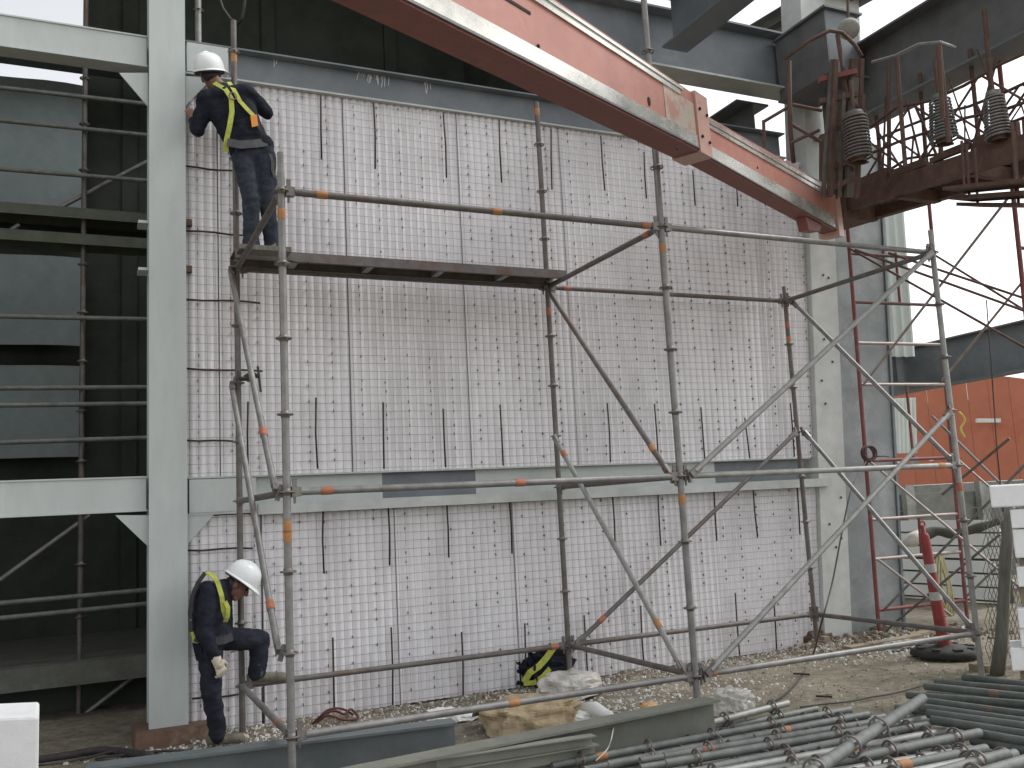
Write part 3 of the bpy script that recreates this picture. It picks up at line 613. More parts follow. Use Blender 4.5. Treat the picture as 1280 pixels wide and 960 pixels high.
def head(m, c, up, fwd, s=1.):
    up = V(up).normalized(); fwd = V(fwd); fwd = (fwd-up*fwd.dot(up)).normalized(); sx = fwd.cross(up); B = Matrix((sx, fwd, up)).transposed(); c = V(c)
    L = lambda x, y, z: c+B @ V((x*s, y*s, z*s))
    ellipsoid(m, L(0,-.005,.035), .076*s, .096*s, .10*s, B); ellipsoid(m, L(0,.02,-.045), .062*s, .075*s, .075*s, B)
    capsule(m, L(-.03,.045,-.095), L(.03,.045,-.095), .024*s, .024*s, 10); capsule(m, L(0,.085,.02), L(0,.105,-.028), .010*s, .016*s, 8)
    capsule(m, L(-.022,.082,-.062), L(.022,.082,-.062), .010*s, .010*s, 8); capsule(m, L(-.05,.072,.032), L(.05,.072,.032), .014*s, .014*s, 8)
    for k in (-1,1): ellipsoid(m, L(k*.078,-.01,-.01), .014*s, .024*s, .034*s, B, 10)
    return L
def eyes(parent, L):
    for k in (-1, 1):
        m = MB(); c = L(k*.031,.084,.006); ellipsoid(m, c, .011, .011, .008, None, 10); m.build('eye', DARK, parent)
def webbing(parent, pts, wd=.042, mats=YEL, name='harness_strap', nrm=None, th=.006):
    m = MB(); pts = [V(p) for p in pts]; N = len(pts); vs = []
    for i, p in enumerate(pts):
        d = (pts[min(i+1,N-1)]-pts[max(i-1,0)]).normalized(); nn = V(nrm[i] if isinstance(nrm, list) else nrm); nn = (nn-d*nn.dot(d)).normalized(); x = d.cross(nn)
        vs += [p-x*wd/2, p+x*wd/2, p+x*wd/2+nn*th, p-x*wd/2+nn*th]
    fs = [(i*4+k, i*4+(k+1)%4, (i+1)*4+(k+1)%4, (i+1)*4+k) for i in range(N-1) for k in range(4)]+[(3,2,1,0), tuple((N-1)*4+k for k in range(4))]
    m.add(vs, fs, 0, False); return m.build(name, mats, parent)

# --- worker on the plank, seen from behind, leaning left to the column
P1 = lambda x, y, Y: on(x, y, 'y', Y)
w1 = thing('person', 'worker with yellow harness standing on the scaffold plank, leaning left to the column', 'person', P1(325,318,1.85))
zf = 3.99
fl, fr = V((.085,1.80,zf)), V((.27,1.86,zf))
hipl, hipr = P1(304,196,1.86), P1(331,194,1.86)
knl, knr = P1(314,252,1.80), P1(335,253,1.84)
shl, shr = P1(258,122,1.90), P1(309,116,1.84)
chest = P1(287,135,1.90); waist = P1(311,180,1.87); neck = P1(278,106,1.95)
hc = P1(263,96,2.0)
ell = P1(247,163,1.98); hal = P1(241,150,2.17)
elr = P1(333,141,2.0); har = P1(318,128,2.2)
body = MB()
up1 = V((-.20,-.30,1)); fw1 = V((.72,.62,.1))
L = head(body, hc, up1, fw1, 1.0)
capsule(body, neck-V((0,0,.05)), hc+V((.02,-.02,-.03)), .058, .056)
capsule(body, waist, chest, .06, .07); capsule(body, shl, shr, .04, .04)
for s_, e_, h_ in ((shl,ell,hal),(shr,elr,har)): capsule(body, s_, e_, .048, .040); capsule(body, e_, h_, .038, .028)
hand(body, hal, (-.25,.25,.9), (.1,1,-.2), .5, 1.05, -1); hand(body, har, (-.6,.6,.3), (0,.5,-.8), .6, 1.05, 1)
for h_, k_, f_ in ((hipl,knl,fl),(hipr,knr,fr)): capsule(body, h_, k_, .07, .05); capsule(body, k_, f_+V((0,0,.08)), .05, .038)
capsule(body, hipl, hipr, .08, .08); capsule(body, waist, hipl.lerp(hipr,.5), .09, .09)
fuse('body', body, SKIN, w1, .0075, 3)
eyes(w1, L)
jk = MB(); mid = lambda a, b, t=.5: a.lerp(b, t)
lat = (shr-shl).normalized()
for k, r1, r2 in ((-.085,.095,.105),(0,.105,.115),(.085,.095,.105)): capsule(jk, waist+lat*k-V((0,0,.03)), chest+lat*k*1.25+V((0,0,.03)), r1, r2)
capsule(jk, shl, shr, .078, .078); capsule(jk, mid(shl,shr), neck-V((0,0,.045)), .085, .072)
for s_, e_, h_ in ((shl,ell,hal),(shr,elr,har)):
    capsule(jk, s_, e_, .075, .062); capsule(jk, e_, e_.lerp(h_, .82), .062, .046)
capsule(jk, mid(hipl,hipr)+lat*-.07+V((0,0,.08)), mid(hipl,hipr)+lat*.07+V((0,0,.08)), .105, .105)
jacket = fuse('jacket', jk, NAVY, w1, .012, 5, .010, 8)
tr = MB()
capsule(tr, hipl+V((.03,0,.04)), hipr+V((-.03,0,.04)), .112, .112)
for h_, k_, f_ in ((hipl,knl,fl),(hipr,knr,fr)):
    capsule(tr, h_, k_, .098, .074); capsule(tr, k_, f_+V((0,0,.10)), .072, .066); capsule(tr, f_+V((0,0,.12)), f_+V((0,.0,.05)), .068, .072)
fuse('trousers', tr, JEANS, w1, .012, 4, .009, 9)
for f_, dx in ((fl,-.03),(fr,.02)):
    bt_ = MB(); capsule(bt_, f_+V((0,-.03,.045)), f_+V((dx,.15,.035)), .044, .038); capsule(bt_, f_+V((0,-.02,.05)), f_+V((0,-.015,.13)), .048, .045); ellipsoid(bt_, f_+V((dx,.12,.04)), .05, .07, .04)
    bt_.box((f_.x-.045,f_.y-.075,zf+.002), (f_.x+.045,f_.y+.03,zf+.022)); fuse('boot', bt_, BOOT, w1, .010, 3)
helmet(w1, hc+V(up1).normalized()*.045, up1, fw1, .98)
hr = MB(); ellipsoid(hr, hc+V((-.01,-.035,.01)), .082, .07, .075); fuse('hair', hr, BLACK, w1, .012, 2)
bk = -.13  # back surface toward viewer
def onback(px, py, off=.0): return P1(px, py, 1.735-off)
webbing(w1, [P1(268,104,1.86),P1(282,112,1.79),P1(289,123,1.765),P1(290,140,1.75),P1(287,158,1.745),P1(283,176,1.76),P1(282,190,1.79)], .042, YEL, nrm=V((-.1,-1,.2)))
webbing(w1, [P1(286,103,1.85),P1(292,112,1.785),P1(300,127,1.75),P1(310,138,1.74),P1(318,146,1.75)], .038, YEL, nrm=V((.1,-1,.2)))
webbing(w1, [P1(318,146,1.745),P1(324,160,1.765),P1(331,176,1.80)], .028, BLACK, nrm=V((.2,-1,.1)))
m = MB().hexa([P1(313,145,1.735),P1(321,143,1.735),P1(323,157,1.735),P1(315,159,1.735)], [P1(313,145,1.75),P1(321,143,1.75),P1(323,157,1.75),P1(315,159,1.75)]); m.build('orange_tag', ORNG, w1)
webbing(w1, [P1(284,178,1.75),P1(300,181,1.735),P1(318,180,1.735),P1(333,178,1.76)], .075, mat('belt_grey', ((.05,.05,.055),(.08,.08,.085)), .8, 0, 20), 'tool_belt', nrm=V((0,-1,.1)))
MB().torus(P1(291,120,1.735), .03, .006, (0,1,.2), 16, 6).build('d_ring', RING, w1)
webbing(w1, [P1(335,186,1.78),P1(340,200,1.77),P1(341,215,1.76),P1(344,222,1.755)], .03, BLACK, 'lanyard', nrm=V((.3,-1,0)))

# --- worker stepping up on the lower left, head bowed, facing right
w2 = thing('person', 'stooping worker in dark clothes and cream gloves stepping onto the lowest scaffold tube', 'person', (-.24,1.78,0))
ft = V((-.22,1.80,.02)); fo_ = on(327,862,'y',1.93); fo_.z = .40+.027
hN, hF = P1(263,803,1.72), P1(272,797,1.90)
kS = P1(264,868,1.74); kU = P1(325,800,1.92)
sN, sF = P1(262,741,1.68), P1(277,737,1.98)
hc2 = P1(297,728,1.86); nk = P1(280,727,1.86)
eN, hNd = P1(255,792,1.62), P1(270,823,1.60)
eF, hFd = P1(282,778,2.06), P1(284,792,1.99)
up2 = V((.62,-.05,.85)); fw2 = V((.75,-.18,-.62))
body = MB(); L = head(body, hc2-V((0,0,.02)), up2, fw2, 1.0); capsule(body, mid(sN,sF)+V((0,0,.02)), hc2-V((.03,0,.05)), .06, .055)
wst = mid(hN,hF)+V((0,0,.08)); ch2 = mid(sN,sF)-V((0,0,.12))
capsule(body, wst, ch2, .06, .07); capsule(body, sN, sF, .05, .05); capsule(body, hN, hF, .08, .08)
for s_, e_, h_ in ((sN,eN,hNd),(sF,eF,hFd)): capsule(body, s_, e_, .048, .040); capsule(body, e_, h_, .038, .028)
hand(body, hNd, (.35,-.05,-.9), (-.3,.9,-.1), .9, .9, 1); hand(body, hFd, (.5,-.3,-.6), (0,-.4,-.6), .6, 1.0, -1)
capsule(body, hN, kS, .07, .05); capsule(body, kS, ft+V((0,0,.09)), .05, .038); capsule(body, hF, kU, .07, .052); capsule(body, kU, fo_+V((-.02,0,.09)), .05, .038)
fuse('body', body, SKIN, w2, .0075, 3); eyes(w2, L)
for wr_, dv_, pv_, th_ in ((hNd,(.35,-.05,-.9),(-.3,.9,-.1),1),(hFd,(.5,-.3,-.6),(0,-.4,-.6),-1)):
    gl = MB(); hand(gl, wr_, dv_, pv_, .9, 1.2, th_); capsule(gl, wr_-V(dv_).normalized()*.05, wr_+V(dv_).normalized()*.05, .040, .037); fuse('glove', gl, GLOVE, w2, .006, 2)
jk = MB(); lat = (sF-sN).normalized()
for k, r1, r2 in ((-.08,.10,.105),(0,.115,.12),(.08,.10,.105)): capsule(jk, wst+lat*k, ch2+lat*k*1.2+V((0,0,.05)), r1, r2)
capsule(jk, sN, sF, .08, .08); capsule(jk, mid(sN,sF), mid(mid(sN,sF),hc2,.42), .085, .07)
capsule(jk, ch2+V((-.05,0,.06)), wst+V((-.03,0,.02)), .10, .10); capsule(jk, P1(257,742,1.86), P1(254,786,1.86), .105, .10)
for s_, e_, h_ in ((sN,eN,hNd),(sF,eF,hFd)): capsule(jk, s_, e_, .078, .064); capsule(jk, e_, e_.lerp(h_, .85), .063, .05)
fuse('jacket', jk, NAVY, w2, .012, 5, .010, 8)
tr = MB(); capsule(tr, hN+V((0,.03,.03)), hF+V((0,-.03,.03)), .115, .115)
capsule(tr, hN, kS, .098, .078); capsule(tr, kS, ft+V((0,0,.12)), .076, .066); capsule(tr, ft+V((0,0,.13)), ft+V((.0,0,.075)), .066, .070); capsule(tr, hF, kU, .10, .082); capsule(tr, kU, fo_+V((-.03,0,.11)), .08, .072); capsule(tr, fo_+V((-.03,0,.12)), fo_+V((-.03,0,.085)), .07, .072)
fuse('trousers', tr, JEANSD, w2, .012, 4, .010, 9)
for f_, d_ in ((ft,V((.16,-.05,0))),(fo_,V((.17,-.02,-.015)))):
    bt_ = MB(); dn = d_.normalized(); capsule(bt_, f_-dn*.05+V((0,0,.045)), f_+d_+V((0,0,.035)), .044, .038); capsule(bt_, f_-dn*.03+V((0,0,.05)), f_-dn*.02+V((0,0,.13)), .048, .045); ellipsoid(bt_, f_+d_*.85+V((0,0,.04)), .065, .05, .04)
    fuse('boot', bt_, BOOT, w2, .010, 3)
helmet(w2, hc2-V((0,0,.02))+V(up2).normalized()*.045, up2, fw2, .96)
hr = MB(); ellipsoid(hr, hc2+V((-.05,.0,-.01)), .06, .08, .065); fuse('hair', hr, BLACK, w2, .012, 2)
webbing(w2, [P1(259,716,1.76),P1(265,719,1.68),P1(272,728,1.63),P1(277,745,1.61),P1(279,762,1.63),P1(283,774,1.66)], .036, YEL, nrm=V((.2,-1,.15)))
webbing(w2, [P1(281,752,1.60),P1(285,760,1.61),P1(284,772,1.63),P1(281,777,1.65)], .036, YEL, nrm=V((.4,-1,.1)))
webbing(w2, [P1(240,758,1.74),P1(238,775,1.72),P1(240,790,1.70),P1(246,806,1.68),P1(252,812,1.70)], .03, YEL, nrm=V((-.7,-.7,.1)))
webbing(w2, [P1(257,716,1.80),P1(248,728,1.76),P1(241,745,1.74),P1(238,765,1.73),P1(239,790,1.70)], .04, BLACK, nrm=V((-.7,-.7,.2)))
webbing(w2, [P1(244,797,1.66),P1(262,803,1.60),P1(280,800,1.62),P1(290,796,1.72)], .06, BLACK, 'tool_belt', nrm=V((.05,-1,.1)))
MB().hexa([P1(240,803,1.66),P1(252,806,1.64),P1(254,826,1.66),P1(245,826,1.68)], [P1(240,803,1.74),P1(252,806,1.72),P1(254,826,1.74),P1(245,826,1.76)]).build('tool_pouch', NAVY, w2)

# ------------------------------------------------------------------ dark hall behind the wall
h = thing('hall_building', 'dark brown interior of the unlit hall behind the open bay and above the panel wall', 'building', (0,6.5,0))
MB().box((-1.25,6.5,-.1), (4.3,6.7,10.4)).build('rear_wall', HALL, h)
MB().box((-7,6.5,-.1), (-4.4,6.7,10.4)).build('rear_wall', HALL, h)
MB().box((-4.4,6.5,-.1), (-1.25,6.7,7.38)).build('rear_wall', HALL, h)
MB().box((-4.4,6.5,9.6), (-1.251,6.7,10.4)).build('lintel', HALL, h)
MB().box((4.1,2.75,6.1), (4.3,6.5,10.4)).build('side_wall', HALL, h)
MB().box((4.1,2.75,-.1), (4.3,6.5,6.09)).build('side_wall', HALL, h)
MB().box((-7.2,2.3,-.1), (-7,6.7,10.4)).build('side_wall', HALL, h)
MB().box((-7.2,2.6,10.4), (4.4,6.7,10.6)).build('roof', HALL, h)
MB().box((-7,2.3,2.2), (-4.2,2.5,10.4)).build('added_front_wall', HALL, h)  # unseen closure of the bay, added to keep daylight out of the hall
MB().box((-7,2.3,-.1), (-4.2,2.5,2.19)).build('added_front_wall', HALL, h)
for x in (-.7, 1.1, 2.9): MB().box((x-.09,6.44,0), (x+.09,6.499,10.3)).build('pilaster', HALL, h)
a, b = dep(330,3,10.0), dep(470,40,10.6)
single('roof_beam', MB().ibeam((-3,5.6,a.z+.1), (4.05,5.6,a.z+.1), .35, .3), PRIMD, 'shadowed beam inside the hall above the grey top beam', 'beam')
for z0, z1, lab in ((5.35,7.3,'upper blue-grey sheet hung inside the dark hall, below the bright opening'), (3.95,5.05,'middle blue-grey sheet hung inside the dark hall'), (2.6,3.7,'lowest blue-grey sheet hung inside the dark hall')):
    m = MB(); n_ = 14; xs = [-4.5+3.27*i/n_ for i in range(n_+1)]
    m.add([(x, 6.2+.03*math.sin(x*5)+dy, z) for dy in (0,.02) for z in (z0, z1) for x in xs], [(i,i+1,n_+2+i,n_+1+i) for i in range(n_)]+[(2*n_+2+i,2*n_+3+i,3*n_+4+i,3*n_+3+i) for i in range(n_)], 0, True)
    single('hanging_sheet', m, SHEET, lab, 'sheet')
hs_ = thing('hall_scaffold', 'dim tube scaffold with rails and a plank deck inside the dark hall', 'scaffold', (-2,4,0))
for y, z0_, z1_ in ((112,6.14,6.18),(152,5.8,5.83),(213,5.29,5.33),(397,3.81,3.84),(486,3.11,3.13),(507,2.95,2.96),(556,2.57,2.62),(755,1.085,1.10),(775,.94,.97)):
    MB().tube((-5,4,z0_-.03), (.6,4,z1_+.02), .024, 8).build('rail', GALVP, hs_)
for x in (-3.6,-1.22): 
    o = MB().tube((x,4.06,.0), (x,4.06,7.3), .026, 8).build('standard', GALVD, hs_)
    for k in range(1,14): link('rosette', RING_ME, o, (x,4.06,.4+.5*k))
for a, b in (((0,725,4.1),(112,644,4.1)),((50,936,4.1),(186,831,4.1)),((70,262,4.1),(184,202,4.1)),((-10,302,4.1),(24,281,4.1))):
    MB().tube(on(a[0],a[1],'y',a[2]), on(b[0],b[1],'y',b[2]), .024, 8).build('diagonal_brace', GALV, hs_)
pl = thing('scaffold_deck', 'dim double plank deck of the scaffold inside the dark hall', 'scaffold plank', (-2,4.2,4.8))
for i, (z, y) in enumerate(((4.95,3.95),(4.95,4.28),(4.68,3.95))):
    m = MB().box((-5,y,z), (.3,y+.31,z+.01)); m.box((-5,y-.001,z-.10), (.3,y+.006,z-.001)); m.box((-5,y+.304,z-.10), (.3,y+.311,z-.001)); m.build('plank', mat('dull_olive_steel',((.06,.066,.05),(.10,.108,.085)),.7,.1,6,.1,40), pl)
sl_ = thing('concrete_plinth', 'stained concrete ledge at the foot of the dark hall, left of the column', 'ledge', (-2,4.2,.2))
MB().hexa([(-7,3.8,.30),(4,3.8,.30),(4,6.45,.30),(-7,6.45,.30)], [(-7,3.83,.50),(4,3.83,.50),(4,6.45,.50),(-7,6.45,.50)]).build('slab_edge', mat('dark_concrete',((.085,.09,.075),(.13,.135,.115)),.9,0,5,.4,30,dirt=(.2,.2,.17),dscale=3,dlo=.6,dhi=.75), sl_)
MB().box((-7,4.3,-.05), (4,4.5,.299)).build('riser', HALL, sl_)
# cable loop hanging over the beam
single('hanging_cable', MB().path([dep(272,-10,9.2),dep(278,10,9.2),dep(288,24,9.2),dep(297,30,9.2),dep(303,22,9.2),dep(306,0,9.2),dep(307,-12,9.2)], .018, 6), CABLE, 'black cable hanging in a loop from the hall roof, above the worker on the plank', 'cable')

# ------------------------------------------------------------------ rusty hanging work platform, upper right
px0, px1, py0, py1, pz = 6.45, 7.02, 1.55, -3.0, 4.86
pf = thing('work_platform', 'rusty suspended work platform with bent guardrails under the top right beam', 'platform', (7,1.55,pz))
MB().bar((px0,py0,pz+.03), (px0,py1,pz-.01), .10, .20).build('edge_beam', RUST, pf)
MB().bar((px1,py0,pz+.03), (px1,py1,pz-.01), .10, .20).build('edge_beam', RUST, pf)
for i in range(30):
    y = py0-.08-(i*.152); rn = random.uniform(-.02,.02)
    if random.random() < .16: continue
    x_ = px0+.05
    while x_ < px1-.06:
        l_ = random.uniform(.12,.3); MB().bar((x_,y+rn,pz+.05), (min(px1-.05,x_+l_-random.choice((.012,.03,.06))),y-rn,pz+.05), .142-.03*random.random(), .018).build('deck_strip', RUST, pf); x_ += l_
for i in range(6):
    y = py0-.05-i*.86; MB().bar((px0,y,pz-.04), (px1,y,pz-.04), .09, .12).build('joist', RUST, pf)
MB().box((px0-.1,py0-.25,pz-.16), (px0+.35,py0+.1,pz+.3)).build('end_block', RUST, pf)
MB().hexa([(6.6,1.7,pz-.1),(7.0,1.7,pz-.1),(7.0,1.95,pz-.1),(6.6,1.95,pz-.1)], [(6.65,1.68,pz+1.0),(6.95,1.68,pz+1.0),(6.95,1.93,pz+1.0),(6.65,1.93,pz+1.0)]).build('mast', RUST, pf)
# guardrail posts, rails and lattice (measured on the two long edges)
def gpost(x, y0, y1, z1, k=0): MB().tube((x,y0,pz+.1), (x+k,y1,z1), .022, 8).build('guard_post', RUST, pf)
for x in (px0, px1):
    for i, y in enumerate((1.35,.75,.1,-.5,-1.1,-1.8,-2.5)): gpost(x, y, y+random.uniform(-.08,.08), pz+1.15+random.uniform(-.05,.3), random.uniform(-.04,.04))
    for z in (.45,.8): MB().path([(x, 1.4-.4*j, pz+z+random.uniform(-.05,.05)) for j in range(11)], .016, 6).build('guard_rail', RUST, pf)
    for y in (1.2,.4,-.4,-1.2,-2.0): MB().tube((x,y,pz+.1), (x,y-.75,pz+.8), .012, 6).build('lattice_bar', RUST, pf); MB().tube((x,y-.75,pz+.1), (x,y,pz+.8), .012, 6).build('lattice_bar', RUST, pf)
MB().path([dep(972,72,9.3),dep(1000,50,9.3),dep(1026,36,9.3),dep(1042,38,9.3),dep(1058,52,9.3),dep(1068,66,9.3)], .02, 6).build('bent_rail', RUST, pf)
MB().path([dep(1036,40,9.3),dep(1048,95,9.3),dep(1052,116,9.3),dep(1076,134,9.2)], .022, 6).build('bent_rail', RUST, pf)
MB().path([dep(978,74,9.3),dep(984,160,9.4),dep(990,200,9.5)], .024, 6).build('bent_rail', RUST, pf)
for a, b in (((950,150),(985,128)),((985,152),(1022,172)),((985,175),(1020,158)),((950,148),(953,185)),((985,128),(1022,134))):
    MB().tube(dep(*a,9.4), dep(*b,9.4), .018, 6).build('lattice_bar', RUST, pf)
for i in range(9):      # rusty mast cluster over the boom tip
    x0 = 1030+5.2*i+random.uniform(-2,2); y0 = random.choice((70,92,96,110)); t_ = 9.3+random.uniform(-.25,.35)
    MB().bar(dep(x0,y0,t_), dep(x0+random.uniform(-3,9),238,t_), random.choice((.03,.05,.09)), .04).build('mast_bar', RUST if i%3 else GALVD, pf)
for (x0,y0,x1,y1) in ((1016,96,1062,84),(1018,122,1064,112),(1030,205,1072,190),(1034,232,1066,214),(1044,150,1066,205),(1062,148,1046,205)):
    MB().bar(dep(x0,y0,9.25), dep(x1,y1,9.25), .06, .05).build('mast_tie', REDF if y0 < 100 else RUST, pf)
for i in range(26):     # loose rods and bent wire on the platform
    y_ = random.uniform(-2.2,1.3); x_ = random.choice((px0,px0+.1,px1,px1-.3)); h_ = random.uniform(.2,1.0)
    MB().tube((x_,y_,pz+.12), (x_+random.uniform(-.15,.15),y_+random.uniform(-.5,.5),pz+.1+h_), random.choice((.008,.012,.016)), 5).build('lattice_bar', RUST, pf)
for i in range(8):
    y_ = 1.2-.5*i; MB().bar((px0-.02,y_,pz+.16), (px0-.02,y_-.45,pz+.16+random.uniform(-.02,.05)), .05, random.uniform(.05,.16)).build('toe_plate', RUST, pf)
MB().path([dep(1082,66,8.6),dep(1112,53,8.2),dep(1140,34,7.8),dep(1166,27,7.5),dep(1186,32,7.4)], .014, 6).build('bent_rail', GALV, pf)
for a, b, t_ in (((1112,56),(1131,190),8.4),((1165,30),(1185,150),7.6),((1165,30),(1176,120),7.5)): MB().tube(dep(*a,t_), dep(*b,t_), .02, 8).build('hanger', RUST, pf)
# ribbed coils standing on the platform
def coil(x, y, hh, rb, rt, lab, m_):
    b0 = on(x, y, 'z', pz+.09)
    for _ in range(4): b0 = on(x, y, 'z', pz+.10-.075*(1.55-b0.y))
    H = hh
    th = thing('spring_coil', lab, 'spring', b0, 'coil springs on the rusty platform'); n_ = 13; pts = []
    for i in range(n_*14+1):
        f = i/(n_*14); r = rb+(rt-rb)*f; a = 2*math.pi*i/14; pts.append(b0+V((r*math.cos(a), r*math.sin(a), H*f+.02)))
    MB().path(pts, H/n_*.36, 6).build('coil', m_, th)
    MB().lathe([(rt*.8,0),(rt*.8,.04),(.02,.06)], b0+V((0,0,H+.03)), 12).build('cap', m_, th); MB().lathe([(rb*.6,0),(rt*.55,H)], b0, 10).build('core', RUST, th); MB().tube(b0+V((0,0,H)), b0+V((0,0,H+.4)), .018, 8).build('rod', RUST, th)
pf.rotation_euler.x = .075
for i, (x0,y0,x1,y1) in enumerate(((1196,212,1300,190),(1204,224,1300,206),(1216,232,1300,222))):
    a, b = dep(x0,y0,7.9+.1*i), dep(x1,y1,7.2+.1*i); MB().bar(a, b, .30, .03).build('hung_plank', RUST, pf)
    for f in (.12,.75): c = a.lerp(b,f); MB().tube(c, V((c.x,c.y,pz-.05)), .012, 6).build('plank_hanger', RUST, pf)
coil(1181,180,.40,.12,.085,'pale ribbed coil spring at the middle of the rusty platform, clear against the sky',GALVP)
coil(1074,203,.44,.125,.11,'ribbed coil spring nearest the boom tip on the rusty platform',GALVD)
coil(1249,176,.40,.11,.08,'ribbed coil spring at the right end of the rusty platform',GALV)

# ------------------------------------------------------------------ red walk-through frames at the right
def frame_tower(lab, A_, B_, z1, rungs, pos2=None):
    t = thing('frame_scaffold', lab, 'scaffold', A_); A_, B_ = V(A_), V(B_)
    for q in (A_, B_): MB().tube(q, q+V((.16*(z1/4.8),0,z1)), .024, 10).build('upright', REDF, t)
    for z, mm in rungs:
        s_ = V((.16*z/4.8,0,z)); MB().tube(A_+s_+V((.02,0,0)), B_+s_-V((.02,0,0)), .02, 8).build('rung', mm, t)
    return t
f1 = frame_tower('tall red frame scaffold standing just right of the corner column', (7.02,2.08,0), (8.35,2.0,0), 5.4, ((.35,REDF),(.92,PALEF),(1.37,PALEF),(2.05,REDF),(2.95,PALEF),(3.45,PALEF),(3.95,RUST),(4.55,RUST)))
for z0_, z1_ in ((.92,1.37),(2.05,2.95),(3.95,4.6)):
    s_ = .16*z0_/4.8; MB().tube((7.75+s_,2.05,z0_), (7.75+s_+.02,2.05,z1_), .017, 8).build('strut', REDF, f1)
f2 = frame_tower('second red frame scaffold at the right edge of the photo', (7.02,-.10,0), (8.3,-.1,0), 7.4, ((1.9,RUST),(2.9,RUST),(4.0,RUST),(5.1,RUST),(6.2,RUST)))
for (za, zb, xx, mm) in ((.35,2.05,7.05,GALV),(2.05,.35,7.05,PALEF),(2.95,4.6,7.1,PALEF),(4.6,2.95,7.1,RUST)):
    MB().tube((8.3+.1,2.0,za+.05), (8.2+.1,-.08,zb-.05), .014, 6).build('cross_brace', mm, f1)
    MB().tube((xx+.05,2.05,za), (xx+.12,-.08,zb), .014, 6).build('cross_brace', mm, f2)
for a, b, mm in (((1068,312,9.6),(1290,392,9.2),RUST),((1110,316,9.8),(1290,376,9.3),RUST),((1165,520,9.9),(1252,606,9.4),GALV),((1178,618,9.7),(1262,548,9.2),GALVD),((1098,700,9.6),(1190,770,9.3),PALEF),((1105,790,9.6),(1250,668,9.2),GALVD)):
    MB().tube(dep(*a), dep(*b), .014, 6).build('cross_brace', mm, f1)
# hanging wire lines at far right
single('guy_wire', MB().path([dep(1233,375,9),dep(1240,470,9),dep(1246,560,9),dep(1254,640,9)], .006, 5), CABLE, 'thin dark wire hanging down in front of the orange building', 'wire')
# cable reel on the red frame and its cable to the pile
rl = on(1080,566,'y',2.02); t = thing('cable_coil', 'rusty red coil of cable hung on the red frame upright', 'coil', rl)
for k in range(5): MB().torus(rl+V((random.uniform(-.015,.015),-.04-.018*k,random.uniform(-.02,.02))), .085+random.uniform(-.015,.01), .010, (random.uniform(-.1,.1),1,random.uniform(-.1,.1)), 22, 6).build('loop', RUST, t)
MB().path([rl+V((.05,-.09,-.05)), rl+V((.2,-.1,-.05)), rl+V((.28,-.1,-.06))], .008, 5).build('loose_end', CABLE, t)
cp_ = [rl+V((-.08,-.1,-.1)), on(1065,610,'y',1.5), on(1052,668,'y',1.3), on(1040,730,'y',1.1), on(1027,778,'y',.9), on(1015,822,'z',.03), on(998,850,'z',.02), on(975,872,'z',.02), on(945,886,'z',.02), on(915,892,'z',.02), on(895,900,'z',.03)]
def smooth(pts, k=6):
    out = []; N = len(pts)
    for i in range(N-1):
        p0, p1, p2, p3 = pts[max(0,i-1)], pts[i], pts[i+1], pts[min(N-1,i+2)]
        for j in range(k):
            t = j/k; out.append(.5*((2*p1)+(p2-p0)*t+(2*p0-5*p1+4*p2-p3)*t*t+(3*p1-p0-3*p2+p3)*t**3))
    return out+[pts[-1]]
single('power_cable', MB().path(smooth(cp_), .009, 6), CABLE, 'black cable hanging from the coil on the red frame down to the ground', 'cable')
single('ground_cable', MB().path(smooth([on(x,y,'z',.02) for x,y in ((1000,884),(1030,880),(1060,877),(1090,871),(1120,866),(1150,858))]), .007, 5), CABLE, 'dark cable lying straight across the dirt behind the tube pile', 'cable')
for (x0,y0,x1,y1) in ((992,842,1012,843),(1020,870,1040,871)): single('rebar_offcut', MB().tube(on(x0,y0,'z',.025), on(x1,y1,'z',.03), .009, 6), REBAR, 'short rusty rod lying on bare dirt '+('below the front ledger' if y0 < 850 else 'close to the tube pile'), 'rod')

# ------------------------------------------------------------------ background right
bf = thing('board_fence', 'low fence of off-white boards with dark gaps behind the red and white post', 'fence', on(1128,748,'z',0))
a, b = on(1100,746,'z',0), on(1262,758,'z',0); d = (b-a).normalized(); nrm = V((d.y,-d.x,0))
for i in range(6):
    z = .06+i*.195; MB().bar(a+V((0,0,z+.085))+nrm*random.uniform(-.01,.01), b+V((0,0,z+.085+random.uniform(-.01,.01))), .025, .165).build('board', WBOARD, bf)
for f in (.05,.5,.95): MB().bar(a.lerp(b,f)-nrm*.06, a.lerp(b,f)-nrm*.06+V((0,0,1.2)), .08, .06, (1,0,0)).build('post', WOOD, bf)
MB().bar(a-nrm*.12+V((0,0,.6)), b-nrm*.12+V((0,0,.6)), .02, 1.15).build('backing', PRIMD, bf)
tp = thing('tarpaulin', 'dark rolled tarpaulin lying along the top of the board fence', 'tarpaulin', a+V((0,0,1.25)))
pts = [dep(1150,672,11.3), dep(1170,664,11.3), dep(1195,667,11.1), dep(1225,659,10.9), dep(1250,651,10.8)]
MB().path(smooth(pts), [.062+.014*math.sin(i*.45)**2-.001*i for i in range(len(smooth(pts)))], 10).build('roll', mat('dull_tarp',((.07,.07,.06),(.12,.12,.10)),.9,0,8,.4,30), tp)
MB().path([dep(1126,682,11.2), dep(1140,675,11.2), dep(1152,668,11.2)], [.02,.09,.07], 8).build('pale_end', POLY, tp)
br = thing('plank_barrier', 'grey green concrete plank barrier behind the board fence', 'barrier', dep(1190,640,15))
a, b = dep(1105,640,15.2), dep(1290,640,15.0)
for i in range(5):
    z = .35+i*.28; MB().bar(V((a.x,a.y,z)), V((b.x,b.y,z)), .14, .262).build('plank', CONC, br)
for f in (.12,.62,.95): q = a.lerp(b,f); MB().box((q.x-.1,q.y-.22,-.05), (q.x+.1,q.y-.12,1.75)).build('post', CONC, br)
